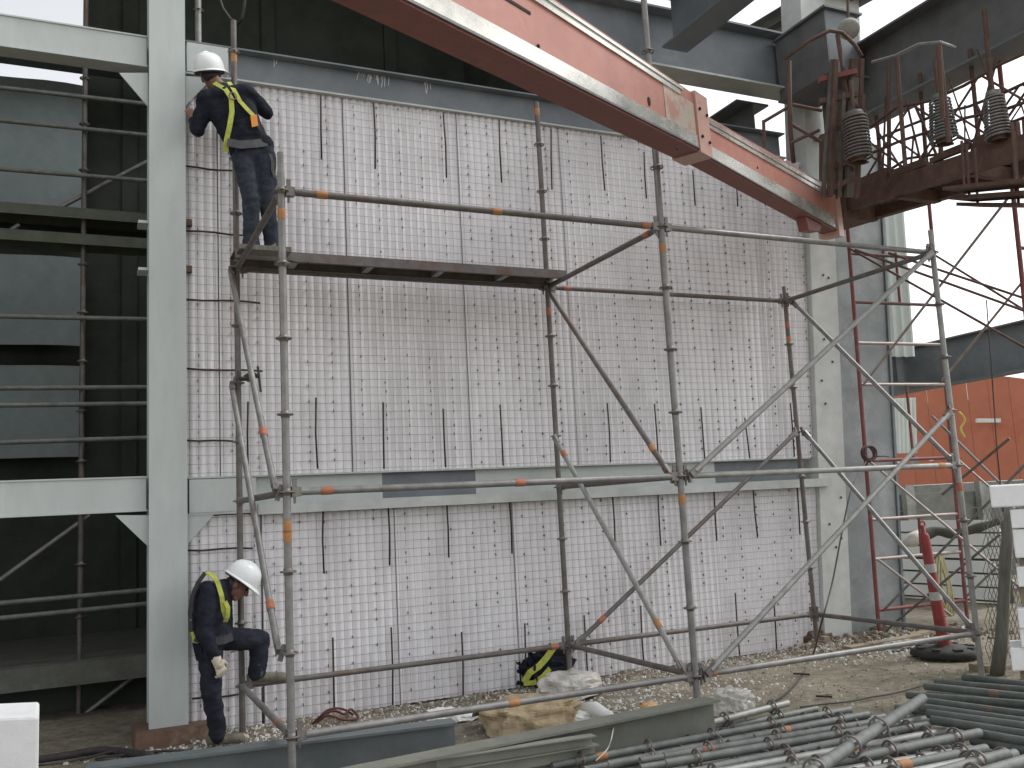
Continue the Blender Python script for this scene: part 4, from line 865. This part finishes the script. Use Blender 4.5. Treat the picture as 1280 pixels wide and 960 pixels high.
og = thing('orange_building', 'orange clad building beyond the site on the right', 'building', dep(1200,560,25))
a, b = dep(1095,590,26), dep(1330,590,24); d = (b-a).normalized(); nrm = V((d.y,-d.x,0)); L_ = (b-a).length
for i in range(9):
    q0, q1 = a+d*(L_*i/9+.003), a+d*(L_*(i+1)/9-.003); h0, h1 = 4.1+.55*math.sin(math.pi*(i+.2)/10), 4.1+.55*math.sin(math.pi*(i+1.2)/10)
    MB().hexa([V((q0.x,q0.y,1.75)),V((q1.x,q1.y,1.75)),V((q1.x,q1.y,1.75))-nrm*.2,V((q0.x,q0.y,1.75))-nrm*.2], [V((q0.x,q0.y,h0)),V((q1.x,q1.y,h1)),V((q1.x,q1.y,h1))-nrm*.2,V((q0.x,q0.y,h0))-nrm*.2]).build('cladding_panel', ORANGEW, og)
MB().hexa([V((a.x,a.y,1.76))-nrm*.22,V((b.x,b.y,1.76))-nrm*.22,V((b.x,b.y,1.76))-nrm*.4,V((a.x,a.y,1.76))-nrm*.4],[V((a.x,a.y,4.0))-nrm*.22,V((b.x,b.y,4.0))-nrm*.22,V((b.x,b.y,4.0))-nrm*.4,V((a.x,a.y,4.0))-nrm*.4]).build('backing_wall', ORANGEW, og)
MB().hexa([V((a.x,a.y,-.1))+nrm*.03,V((b.x,b.y,-.1))+nrm*.03,V((b.x,b.y,-.1))-nrm*.3,V((a.x,a.y,-.1))-nrm*.3], [V((a.x,a.y,1.74))+nrm*.03,V((b.x,b.y,1.74))+nrm*.03,V((b.x,b.y,1.74))-nrm*.3,V((a.x,a.y,1.74))-nrm*.3]).build('base_course', CONC, og)
def plate(x0, y0, x1, y1, mm, nm, t_=24.6):
    c0, c1, c2, c3 = [dep(*q, t_) for q in ((x0,y0),(x1,y0),(x1,y1),(x0,y1))]; MB().hexa([c0,c1,c2,c3], [c+V((.02,.08,0)) for c in (c0,c1,c2,c3)]).build(nm, mm, og)
plate(1222,523,1251,528,WHB,'sign_strip'); plate(1164,571,1167,576,WHB,'vent'); plate(1120,574,1129,579,WHB,'vent'); plate(1139,570,1149,580,CONC,'hatch')
single('yellow_rope', MB().path(smooth([dep(1199,515,24.4),dep(1206,525,24.4),dep(1201,536,24.4),dep(1206,547,24.4)]), .03, 5), mat('yellow_rope',((.5,.4,.08),(.6,.5,.12)),.8), 'yellow rope dangling on the orange building', 'rope')
c_ = [dep(1115,498,20), dep(1145,495,20), dep(1147,566,20), dep(1117,567,20)]
corrugated('ribbed_sheet', 'white ribbed metal sheet in front of the orange building', c_[3], c_[2]-c_[3], c_[0]-c_[3], 6, .09, .02, MINT, 'metal sheet', (0,-1,0))
c_ = [dep(1090,258,12.6), dep(1128,258,12.6), dep(1146,441,12.6), dep(1104,446,12.6)]
corrugated('ribbed_sheet', 'tall pale green ribbed sheet beside the corner column', c_[3], (c_[1]-c_[0]), c_[0]-c_[3], 6, .12, .028, MINT, 'metal sheet', (0,-1,0))
over('deep grey girder across the far right, above the orange building', (11.5,6.3,3.67), (11.5,1.0,3.73), .74, .3, PRIMER, name='girder')
MB_ = thing('girder_stub', 'short grey beam end joining the corner column to the far girder', 'beam', (10.5,5.6,3.6)); MB().ibeam((8.6,5.4,3.72), (11.4,5.4,3.72), .5, .25).build('web', PRIMD, MB_)

# red and white delineator post
dq = on(1183,822,'z',0); dq.z = .03
dl = thing('delineator_post', 'red post with two white bands on a black rubber base', 'post', dq)
MB().lathe([(.02,.10),(.10,.10),(.12,.085),(.27,.075),(.33,.055),(.34,0),(.0,0)], dq, 8).build('base', RUBBER, dl)
for k in range(8):
    an = k*math.pi/4+.39; MB().box((-.05,-.02,0), (.05,.02,.03))
    c = dq+V((.25*math.cos(an),.25*math.sin(an),.078)); MB().bar(c-V((-.04*math.sin(an),.04*math.cos(an),0)), c+V((-.04*math.sin(an),.04*math.cos(an),0)), .06, .02).build('base_lug', RUBBER, dl)
axd = V((-.10,.0,1)).normalized()
MB().lathe([(.068,.095),(.060,.2),(.047,1.18),(.042,1.2),(.036,1.22),(.022,1.225),(.022,1.3),(.0,1.31)], dq, 16, axd).build('tube', REDP, dl)
for h0 in (.55,.83): MB().lathe([(.060-.0133*(h0-.2)+.003,h0),(.060-.0133*(h0-.115)+.003,h0+.085)], dq, 16, axd).build('reflective_band', mat('dull_band',((.42,.40,.38),(.52,.5,.48)),.7), dl)
MB().torus(dq+axd*1.31, .035, .010, (0,1,0), 14, 6).build('handle', REDP, dl)

# leaning lattice post with chain-link mesh, stack of foam blocks
ps = thing('timber_post', 'leaning grey timber post at the right edge by the foam blocks', 'post', on(1247,846,'z',0))
a, b = on(1246,848,'z',-.02), None
b = dep(1264,636,(a-CAM).dot(_f)+.1); MB().path([a, a.lerp(b,.25)+V((.02,0,0)), a.lerp(b,.5), a.lerp(b,.75)+V((-.02,0,0)), b], [.062,.056,.05,.054,.05], 8).build('trunk', WOOD, ps)
MB().box((a.x+.02,a.y+.1,-.03), (a.x+.25,a.y+.3,.07)).build('footing', BROWNW, ps)
cl = MB(); o0 = a+V((.12,.15,.12))
for i in range(14):
    for s_ in (1,-1):
        zz = []; 
        for j in range(13):
            zz.append(o0+V((.055*i+(.027 if (j+ (s_>0))%2 else -.027)+.015*j, .02*s_, j*.115)))
        for u, v in zip(zz[:-1], zz[1:]): cl.tube(u, v, .004, 4, cap=False)
t = thing('chain_link_panel', 'rusty chain-link mesh panel behind the leaning timber post', 'mesh panel', o0); x = cl.build('netting', RING, t, False); x['kind'] = 'stuff'
sp = [(1236,607,60,28,'topmost and widest foam block in the stack at the right edge'),(1262,637,60,24,'foam block second from the top of the right-hand stack'),(1265,662,60,36,'foam block third from the top of the right-hand stack'),(1270,709,50,25,'foam block in the middle of the right-hand stack'),(1271,761,50,25,'foam block with its end jutting out low in the right-hand stack'),(1274,786,40,24,'narrow set-back foam block low in the right-hand stack'),(1262,810,60,29,'lowest foam block of the right-hand stack, by the tubes')]
tD = 7.6
for i, (x, y, wp, hp, lab) in enumerate(sp):
    q0, q1 = dep(x, y, tD), dep(x, y+hp, tD); hgt = abs(q0.z-q1.z); r_ = CR.copy(); r_.z = 0; r_.normalize(); f_ = q0-CAM; f_.z = 0; f_.normalize()
    o_ = V((q0.x,q0.y,q1.z)); W_, D_ = .95, .42; m = MB(); e = lambda u, v, z: o_+r_*u+f_*v+V((0,0,z))
    m.hexa([e(0,0,0),e(W_,0,0),e(W_,D_,0),e(0,D_,0)], [e(0,0,hgt),e(W_,0,hgt),e(W_,D_,hgt),e(0,D_,hgt)])
    me_ = single('foam_block', m, EPSN, lab, 'foam block', 'foam blocks stacked at the right edge'); bv = me_.modifiers.new('edge', 'BEVEL'); bv.width = .012; bv.segments = 2
# support packs that hold the stack gaps (dark pallets between blocks)
for (y0_, y1_, lab) in ((699,708,'upper'),(735,760,'middle'),(838,868,'lowest')):
    q0, q1 = dep(1272,y0_,tD+.1), dep(1272,y1_,tD+.1); o_ = V((q0.x,q0.y,max(0,q1.z)))
    m = MB(); e = lambda u, v, z: o_+r_*u+f_*v+V((0,0,z)); zt = q0.z-o_.z
    m.hexa([e(.02,0,0),e(.8,0,0),e(.8,.4,0),e(.02,.4,0)], [e(.02,0,zt),e(.8,0,zt),e(.8,.4,zt),e(.02,.4,zt)]); single('timber_packer', m, BROWNW, lab+' timber packer between the foam blocks at the right edge', 'timber')
q = dep(0,893,4.6)
m = MB(); r_ = CR.copy(); r_.z = 0; r_.normalize(); c_ = dep(49,895,4.6); f_ = c_-CAM; f_.z = 0; f_.normalize(); e = lambda u, v, z: V((c_.x,c_.y,0))-r_*u+f_*v+V((0,0,z))
m.hexa([e(0,0,.02),e(.9,.05,.02),e(.9,.5,.02),e(0,.45,.02)], [e(0,0,c_.z),e(.9,.05,c_.z),e(.9,.5,c_.z),e(.0,.45,c_.z)])
me_ = single('foam_block', m, EPSN, 'big white foam block cut off at the bottom left corner of the photo', 'foam block'); bv = me_.modifiers.new('edge', 'BEVEL'); bv.width = .015; bv.segments = 2

# ------------------------------------------------------------------ steel on the ground
def ground_beam(lab, p, q, H, W, m_):
    p, q = V(p), V(q); t = thing('steel_beam', lab, 'steel beam', p); d = (q-p).normalized(); u = V((0,0,1))
    MB().bar(p+u*(H-.008), q+u*(H-.008), W, .016).build('top_flange', m_, t); MB().bar(p+u*.008, q+u*.008, W, .016).build('bottom_flange', m_, t)
    MB().bar(p+u*H/2, q+u*H/2, .012, H-.034).build('web', m_, t); return t
ground_beam('olive grey steel beam lying along the ground in front of the middle standard', (-.45,-.69,.01), (2.90,-.36,.01), .30, .17, mat('olive_primer', ((.135,.14,.115),(.19,.195,.165)), .6, 0, 5, .05, 30, dirt=(.24,.22,.18), dscale=3, dlo=.56, dhi=.75))
ground_beam('dark blue-grey steel beam lying behind the left front standard', (-1.15,.44,.01), (1.13,.16,.01), .30, .16, mat('slate_primer', ((.115,.135,.14),(.165,.185,.19)), .5, 0, 4, .05, 30, dirt=(.2,.21,.2), dscale=2.5, dlo=.56, dhi=.75))
def angle(lab, a, b):
    d = (b-a).normalized(); t = thing('steel_angle', lab, 'steel angle', a)
    MB().bar(a, b, .075, .008).build('leg_plate', LG2, t); s_ = d.cross(V((0,0,1))).normalized(); 
    if s_.dot(CAM-a) < 0: s_ = -s_
    MB().bar(a-s_*.034-V((0,0,.044)), b-s_*.034-V((0,0,.044)), .008, .078).build('leg_plate', LG2, t)
LG2 = mat('pale_olive_primer', ((.20,.205,.165),(.26,.265,.225)), .6, 0, 5, .05, 30)
angle('upper steel angle leaning against the olive beam', on(372,972,'z',.31), on(742,919,'z',.27)); angle('lower steel angle leaning beside the olive beam', on(470,976,'z',.22), on(746,930,'z',.20))
single('slab_sheet', MB().path(smooth([on(30,952,'z',.03),on(80,945,'z',.05),on(130,938,'z',.03),on(190,945,'z',.05)]), .03, 6), RUBBER, 'dark hose lying among foam crumbs by the column foot', 'hose')

# ------------------------------------------------------------------ heap of scaffold tubes
pipe_defs = []
def heap_tube(lab, a, b, m_, ks, band=None, bm='o', r=.0245, spig=True):
    a, b = V(a), V(b); d = (b-a).normalized(); L = (b-a).length
    t = thing('scaffold_tube', lab, 'scaffold tube', a, 'grey scaffold tubes heaped on the ground')
    m = MB(); m.tube(a, b-d*(.16 if spig else 0), r, 12, cap=False)
    rim = lambda c, dd, rr: m.lathe([(rr,0),(rr*.82,.001),(rr*.82,-.10),(.0,-.10)], c, 12, dd)
    rim(a, -d, r)
    if spig: m.tube(b-d*.16, b, r*.78, 12, cap=False); m.lathe([(r,0),(r*.78,.002)], b-d*.16, 12, d); rim(b, d, r*.78)
    else: rim(b, d, r)
    m.build('pipe', m_, t); q = qz(d)
    for k in ks: link('rosette', RING_ME, t, a+d*k, Quaternion((0,0,1), random.uniform(0,6)) if False else q)
    if band is not None: link('orange_band', BAND_ME[bm], t, a+d*band, q)
    return t
rows = []
def aprow(px0, py0, px1, py1, z0, z1): return on(px0,py0,'z',z0), on(px1,py1,'z',z1)
lo, hi = .12, .20
HA = [ # pixel ends, heights, material, band, label
 (700,952,985,879,.10,.13,GALVB,.82,'o','bright tube with an orange band at the back of the heap by the olive beam'),
 (690,957,1063,887,.12,.14,GALVP,.35,'o','back row tube of the heap with a pale orange band close to the olive beam'),
 (730,962,1085,893,.16,.18,GALVP,1.5,'o','tube just in front of the back row of the heap'),
 (800,951,1155,893,.24,.22,GALVP,.46,'r','tube with a red-orange band and a narrow spigot at its left end'),
 (800,960,1160,899,.28,.26,GALVP,None,'o','plain grey tube lying across the middle of the heap'),
 (860,966,1160,906,.30,.26,GALVP,1.3,'r','tube with a red band by the foot of the crossing tube'),
 (850,975,1190,913,.34,.30,GALVB,None,'o','bright tube in the middle of the heap with rings along it'),
 (900,975,1200,921,.36,.30,GALVP,.9,'o','middle heap tube half buried under the crossing tube'),
 (950,972,1224,916,.42,.38,GALVP,None,'o','plain thick tube lying on top of the right part of the heap'),
 (930,985,1215,938,.40,.34,GALVB,None,'o','bright tube low in the front part of the heap'),
 (990,985,1232,936,.44,.40,GALVP,.7,'o','ringed tube near the bottom edge with an orange scrap'),
 (1040,988,1248,945,.46,.42,GALVB,None,'o','ringed bright tube cut off by the bottom edge of the photo'),
 (1090,990,1258,942,.50,.46,GALVP,None,'o','short looking tube end near the bottom right corner'),
 (1150,990,1330,936,.52,.50,GALVP,None,'o','tube crossing the bottom right corner of the photo'),
]
for i, (x0,y0,x1,y1,z0,z1,m_,bnd,bm,lab) in enumerate(HA):
    a, b = aprow(x0,y0,x1,y1,z0,z1); L = (b-a).length; st_ = .18+.09*(i*37%5)/5
    heap_tube(lab, b, a, m_, [k for k in (st_,st_+.5,st_+1.0,st_+1.5,st_+2.0) if k < L-.2], (L-bnd if bnd else None), bm, .0255)
for i in range(13):
    x0, y0, x1, y1, z0, z1 = HA[min(i,12)][:6]; n0 = HA[min(i+1,13)]
    a, b = aprow((x0+n0[0])/2+random.uniform(0,60), (y0+n0[1])/2-3, (x1+n0[2])/2-random.uniform(0,60), (y1+n0[3])/2+3, max(.04,z0-.07), max(.04,z1-.07)); L = (b-a).length
    heap_tube('dull tube lying lower in the heap, partly under the ringed tubes', b, a, random.choice([GALVP,PGRN,GALVP,GALVB]), [k for k in (random.uniform(.1,.5)+.5*j for j in range(4)) if k < L-.2], None, 'o', .0245, False)
for i in range(16):
    f = i/15; x0, y0 = 720+f*330+random.uniform(-20,20), 962+f*20; x1, y1 = 1040+f*200+random.uniform(-25,25), 890+f*60; z = .10+f*.30+random.uniform(-.03,.03)
    a, b = aprow(x0, y0, x1, y1+random.uniform(-7,9), z-.04, z-.02); L = (b-a).length
    heap_tube('dull tube lying lower in the heap, partly under the ringed tubes', b, a, random.choice([GALVP,PGRN]), [k for k in (random.uniform(.1,.5)+.5*j for j in range(4)) if k < L-.2], None, 'o', .0245, False)
for i in range(9):
    f = i/8; x0, y0 = 760+f*330, 957+f*14; x1, y1 = 1060+f*190, 897+f*48; z = .05+f*.22
    a, b = aprow(x0, y0, x1, y1, z, z); heap_tube('dull tube lying lower in the heap, partly under the ringed tubes', b, a, PGRN, [], None, 'o', .026, False)
a, b = aprow(985,985,1153,873,.54,.44); heap_tube('thick ringed tube lying slantwise on top of the heap', a, b, GALVP, [.33,.86,1.36], None, 'o', .030, False)
HB = [(1135,869,1300,882,.20,.30,'r',.5,'right-hand tube bundle: red-banded tube at the back'),(1170,853,1300,864,.16,.22,'r',.62,'hindmost tube of the right-hand bundle with a red band'),(1205,847,1320,860,.18,.24,'r',.9,'tube at the rear of the right-hand bundle, hooks on its end'),(1170,859,1310,874,.24,.28,'o',None,'plain tube resting across the rear of the right-hand bundle'),
 (1157,858,1300,873,.26,.30,'r',.55,'red-banded tube in the upper right-hand bundle'),(1152,876,1320,899,.30,.34,'r',.5,'greenish tube with a red band at the middle of the right-hand bundle'),(1150,884,1320,908,.34,.36,'o',None,'plain greenish tube at the middle of the right-hand bundle'),(1160,892,1330,915,.38,.40,'o',None,'thick greenish tube on top of the right-hand bundle'),(1165,900,1330,926,.36,.38,'o',None,'greenish tube under the thick one of the right-hand bundle'),
 (1222,917,1340,938,.36,.36,'o',None,'front tube of the right-hand bundle, end showing'),(1215,925,1340,950,.32,.32,'o',None,'lower front tube of the right-hand bundle'),(1120,885,1290,902,.26,.28,'o',.4,'dull tube poking out left of the right-hand bundle')]
for (x0,y0,x1,y1,z0,z1,bm,bnd,lab) in HB:
    a, b = aprow(x0,y0,x1,y1,z0,z1); d = (b-a).normalized(); b = a+d*2.4
    heap_tube(lab, a, b, PGRN, [], bnd, bm, .0275, False)

for i in range(10):
    f = i/9; a, b = aprow(1160+f*60, 868+f*52, 1320, 884+f*60, .06+.22*f, .10+.22*f); d = (b-a).normalized()
    heap_tube('dull tube lying under the right-hand bundle of tubes', a, a+d*2.2, PGRN, [], None, 'o', .0275, False)

# ------------------------------------------------------------------ litter and loose things on the ground
def crumple(c, rx, ry, rz, rot, amp, sc_, seed, flat=-.35, n=40, ridge=1., sm=False):
    m = MB(); vs = []; k = n//2; q = Quaternion((0,0,1), rot); c = V(c)
    for i in range(k+1):
        for j in range(n):
            a, b = math.pi*i/k, 2*math.pi*j/n; v = V((math.sin(a)*math.cos(b), math.sin(a)*math.sin(b), math.cos(a)))
            e = lambda x: (1 if x >= 0 else -1)*abs(x)**.75
            t = noise.noise(v*sc_+V((seed,0,0))); t2 = noise.noise(v*sc_*2.3+V((0,seed,0))); f = 1+amp*(ridge*(1-2*abs(t))*.8+.7*t2)
            p = V((e(v.x)*rx, e(v.y)*ry, e(v.z)*rz))*f; p.z = max(p.z, rz*flat); vs.append(c+q @ (p-V((0,0,rz*flat))))
    return m.add(vs, [(i*n+j, (i+1)*n+j, (i+1)*n+(j+1)%n, i*n+(j+1)%n) for i in range(k) for j in range(n)], 0, sm)
# kraft paper sack
q = on(655,908,'z',.02); kb = thing('paper_sack', 'torn brown kraft paper sack lying behind the olive steel beam', 'paper sack', q)
crumple(q+V((.06,0,-.01)), .38, .20, .165, .12, .2, 1.7, 3.1, n=64).build('paper', KRAFT, kb)
m = MB(); qq = on(604,908,'z',.02)
for i in range(7):
    a0, a1 = i*.42-.2, (i+1)*.42-.2; r = .14+.03*math.sin(i*2.1); r1 = .14+.03*math.sin((i+1)*2.1)
    m.hexa([qq+V((-.05,-.12*math.cos(a0),r*abs(math.sin(a0)))), qq+V((-.05,-.12*math.cos(a1),r1*abs(math.sin(a1)))), qq+V((.18,-.15*math.cos(a1),.17*abs(math.sin(a1)))), qq+V((.18,-.15*math.cos(a0),.17*abs(math.sin(a0))))],
           [qq+V((-.05,-.11*math.cos(a0),r*.93*abs(math.sin(a0)))), qq+V((-.05,-.11*math.cos(a1),r1*.93*abs(math.sin(a1)))), qq+V((.18,-.14*math.cos(a1),.16*abs(math.sin(a1)))), qq+V((.18,-.14*math.cos(a0),.16*abs(math.sin(a0))))])
m.build('torn_mouth', mat('grey_sack_lining', ((.25,.24,.22),(.36,.35,.32)), .8, 0, 8), kb)
# jacket and harness heap on a sheet of cloudy plastic
q = on(712,868,'z',.02); single('plastic_sheet', crumple(q, .28, .22, .13, .5, .26, 1.7, 8.2, n=44), POLY, 'crumpled cloudy plastic sheet under the dark jacket by the rear standard', 'plastic sheet')
q = on(692,858,'z',.02)+V((0,.22,.02)); jh = thing('work_jacket', 'dark work jacket with a yellow harness dumped at the rear standard foot', 'jacket', q)
crumple(q+V((.05,-.02,0)), .27, .15, .20, .35, .45, 2.0, 5.5, n=44).build('cloth', NAVY, jh)
webbing(jh, [q+V(v) for v in ((-.30,-.20,.05),(-.25,-.24,.14),(-.16,-.26,.19),(-.08,-.25,.25),(0,-.22,.31),(.08,-.16,.36))], .06, YEL, nrm=V((-.2,-.8,.5)))
webbing(jh, [q+V(v) for v in ((-.30,-.2,.04),(-.22,-.27,.05),(-.14,-.29,.10),(-.06,-.28,.16))], .045, YEL, nrm=V((0,-1,.3)))
MB().hexa([q+V((-.2,-.22,.02)),q+V((-.08,-.22,.02)),q+V((-.08,-.19,.02)),q+V((-.2,-.19,.02))],[q+V((-.18,-.21,.09)),q+V((-.09,-.21,.08)),q+V((-.09,-.18,.08)),q+V((-.18,-.18,.09))]).build('orange_pouch', mat('tan_pouch',((.35,.18,.07),(.45,.25,.1)),.8), jh)
# white plastic roll, papers, scraps
a, b = on(729,886,'z',.06), on(768,899,'z',.03); single('plastic_roll', MB().path([a, a.lerp(b,.4)+V((0,0,.03)), b], [.05,.06,.035], 10), WBOARD, 'white rolled plastic offcut beside the paper sack', 'plastic roll')
for (x,y,w_,lab) in ((560,900,.15,'crumpled white paper sheet near the end of the slate beam'),(722,899,.10,'white foam scrap behind the olive beam'),(583,899,.10,'pale stone lump next to the paper sack'),(548,893,.09,'thin white paper flake by the slate beam end'),(752,896,.08,'white plastic scrap at the foot of the plastic roll')):
    single('scrap', crumple(on(x,y,'z',.01), w_, w_*.6, w_*.35, .3, .5, 2.2, x, n=20), WBOARD, lab, 'scrap')
single('scrap', crumple(on(812,886,'z',.01), .075, .05, .035, .2, .3, 2, 3, n=16), mat('tan_card',((.5,.3,.12),(.6,.4,.2)),.8), 'tan cardboard scrap among foam crumbs left of the middle standard', 'scrap')
single('scrap', crumple(on(827,830,'z',.02), .05, .04, .04, .2, .3, 2, 3, n=16), REDF, 'small red scrap at the wall foot left of the middle standard', 'scrap')
q = on(916,890,'z',.02); single('plastic_bag', crumple(q, .16, .12, .12, .3, .32, 1.8, 1.7, n=40), mat('clear_bag_film', ((.62,.62,.58),(.76,.76,.72)), .25, 0, 6, .5, 30, trans=.35, alpha=.75), 'cloudy clear plastic bag on the dirt right of the middle standard', 'plastic bag')
for k in range(3):
    q = on(908+12*k,899,'z',.02); single('twig', MB().path([q, q+V((.04,.02,.05)), q+V((.09,.01+.02*k,.03))], .008, 5), BROWNW, 'thin brown stick poking out %s the clear plastic bag' % ('left of','below','right of')[k], 'stick')
# bottle
q = on(393,893,'z',.0); q.z = .03; bt2 = thing('bottle', 'clear plastic bottle with a red label standing at the wall foot', 'bottle', q); PET = mat('clear_plastic', ((.75,.78,.78),(.82,.85,.85)), .12, 0, 5, trans=.75, alpha=.8, rvar=.03)
MB().lathe([(0,0),(.034,.004),(.036,.02),(.034,.06),(.036,.10),(.035,.17),(.028,.205),(.014,.235),(.013,.25)], q, 16).build('body', PET, bt2)
MB().lathe([(.0372,.085),(.0372,.145)], q, 16).build('label', REDP, bt2); MB().lathe([(.0155,.245),(.0155,.27),(0,.271)], q, 12).build('cap', BLACK, bt2)
# red hose coil
q = on(415,902,'z',.03); single('red_hose', MB().path(smooth([q+V(v)*.72 for v in ((-.22,.02,0),(-.12,-.05,.10),(.02,-.06,.13),(.14,-.02,.07),(.24,.03,.10),(.30,-.02,.0),(.12,-.10,.02),(-.06,-.08,.09),(-.18,-.03,.03),(-.05,.05,.12),(.12,.06,.12),(.27,.06,.03))]), .010, 7), mat('dull_red_hose', ((.07,.015,.015),(.12,.028,.025)), .6), 'dull red hose tangled on the ground behind the lowest front tube, near the bottle', 'hose')
single('wire_tangle', MB().path(smooth([on(x,y,'z',.02+.02*(i%2)) for i,(x,y) in enumerate(((100,950),(150,938),(200,944),(170,952),(120,948),(220,938),(250,944),(200,950)))]), .010, 5), CABLE, 'black cable tangle among the foam crumbs by the column foot', 'cable')
single('string', MB().path(smooth([on(768,899,'z',.06), on(766,915,'z',.3), on(760,935,'z',.25), on(745,951,'z',.2)]), .004, 5), POLY, 'thin pale string hanging over the web of the olive beam', 'string')
# timber and stones by the corner column foot
for x0,y0,x1,y1,w_,lab in ((1060,806,1150,790,.10,'brown timber plank lying at the foot of the corner column'),(1110,800,1160,783,.06,'short timber offcut leaning by the delineator base')):
    a, b = on(x0,y0,'z',.10), on(x1,y1,'z',.14); single('timber', MB().bar(a-V((0,0,.05)), b-V((0,0,.05)), .11, w_*.6), BROWNW, lab, 'timber')
single('brick_lump', crumple(on(1018,806,'z',.02), .13, .1, .11, .2, .25, 1.6, 4, n=20), RUST, 'rusty lump at the base of the rear right standard', 'rubble')
single('flat_bag', crumple(on(1125,806,'z',.02), .32, .16, .05, .2, .5, 2.2, 14, n=36), CONC, 'flattened grey cement bag near the red frame foot', 'bag')
# pale tool bag with straps hanging at the far standard
q = on(1205,790,'z',.05); tb_ = thing('hose_bundle', 'yellowish hose bundle hanging beside the right front standard', 'hose', q)
for k in range(4): MB().path(smooth([q+V((.05*k,.3,.85+.02*k)), q+V((-.10+.05*k,.28,.5)), q+V((-.02+.06*k,.26,.15)), q+V((.12+.02*k,.26,.45)), q+V((.08+.02*k,.3,.85))]), .014, 5).build('loop', mat('yellowed_hose',((.33,.3,.15),(.42,.39,.22)),.7), tb_)
# foam crumbs and gravel
def crumbs(name, n, fn, smin, smax, mm):
    m = MB()
    for i in range(n):
        x, y = fn(); s_ = random.uniform(smin, smax)*random.choice((.5,.7,1,1,1.6)); z = gz(x, y); a = random.uniform(0,6.28); ca, sa = math.cos(a)*s_, math.sin(a)*s_; h_ = s_*random.uniform(.4,1.1); k = random.uniform(.5,.9)
        b4 = [(x+ca,y+sa,z-.002),(x-sa*k,y+ca*k,z-.002),(x-ca,y-sa,z-.002),(x+sa*k,y-ca*k,z-.002)]; t4 = [(x+(p[0]-x)*random.uniform(.5,.9),y+(p[1]-y)*random.uniform(.5,.9),z+h_*random.uniform(.7,1.1)) for p in b4]
        m.add(b4+t4, [(4,5,6,7),(0,1,5,4),(1,2,6,5),(2,3,7,6),(3,0,4,7)])
    o = m.build(name, mm, None, False); o['kind'] = 'stuff'
def f_wall():
    return random.uniform(-.6,6.4), 2.26-abs(random.gauss(0,.28))
def f_patch():
    c = random.choice(((3.0,1.3,.5,.4),(3.5,.9,.5,.35),(2.6,1.2,.4,.3),(6.3,1.5,.6,.2),(-.5,1.9,.35,.15),(-.2,1.9,.4,.2),(1.0,1.7,.6,.25),(4.0,1.3,.5,.4),(6.9,1.35,.4,.15)))
    return random.gauss(c[0],c[2]), min(2.25, random.gauss(c[1],c[3]))
def f_all(): return random.uniform(-2.5,8.5), random.uniform(-1,2.2)
WB_ = mat('foam_crumb', ((.58,.565,.54),(.80,.79,.77)), .8, 0, 20, dirt=(.5,.47,.42), dscale=12, dlo=.5, dhi=.65)
crumbs('foam_crumbs', 3000, f_wall, .004, .013, WB_); crumbs('foam_crumbs', 2200, f_patch, .004, .017, WB_); crumbs('foam_crumbs', 420, f_all, .005, .012, WB_)
def f_col(): return random.uniform(5.9,8.6), random.gauss(1.95,.22)
crumbs('rubble', 420, f_col, .015, .05, mat('rubble_mix', ((.14,.115,.085),(.27,.23,.18)), .95, 0, 6)); crumbs('foam_crumbs', 500, f_col, .006, .02, WB_)
GRV = mat('grit', ((.20,.16,.115),(.36,.31,.24)), .95, 0, 14)
crumbs('grit', 4200, f_all, .004, .013, GRV); crumbs('grit', 1800, f_wall, .006, .022, GRV)
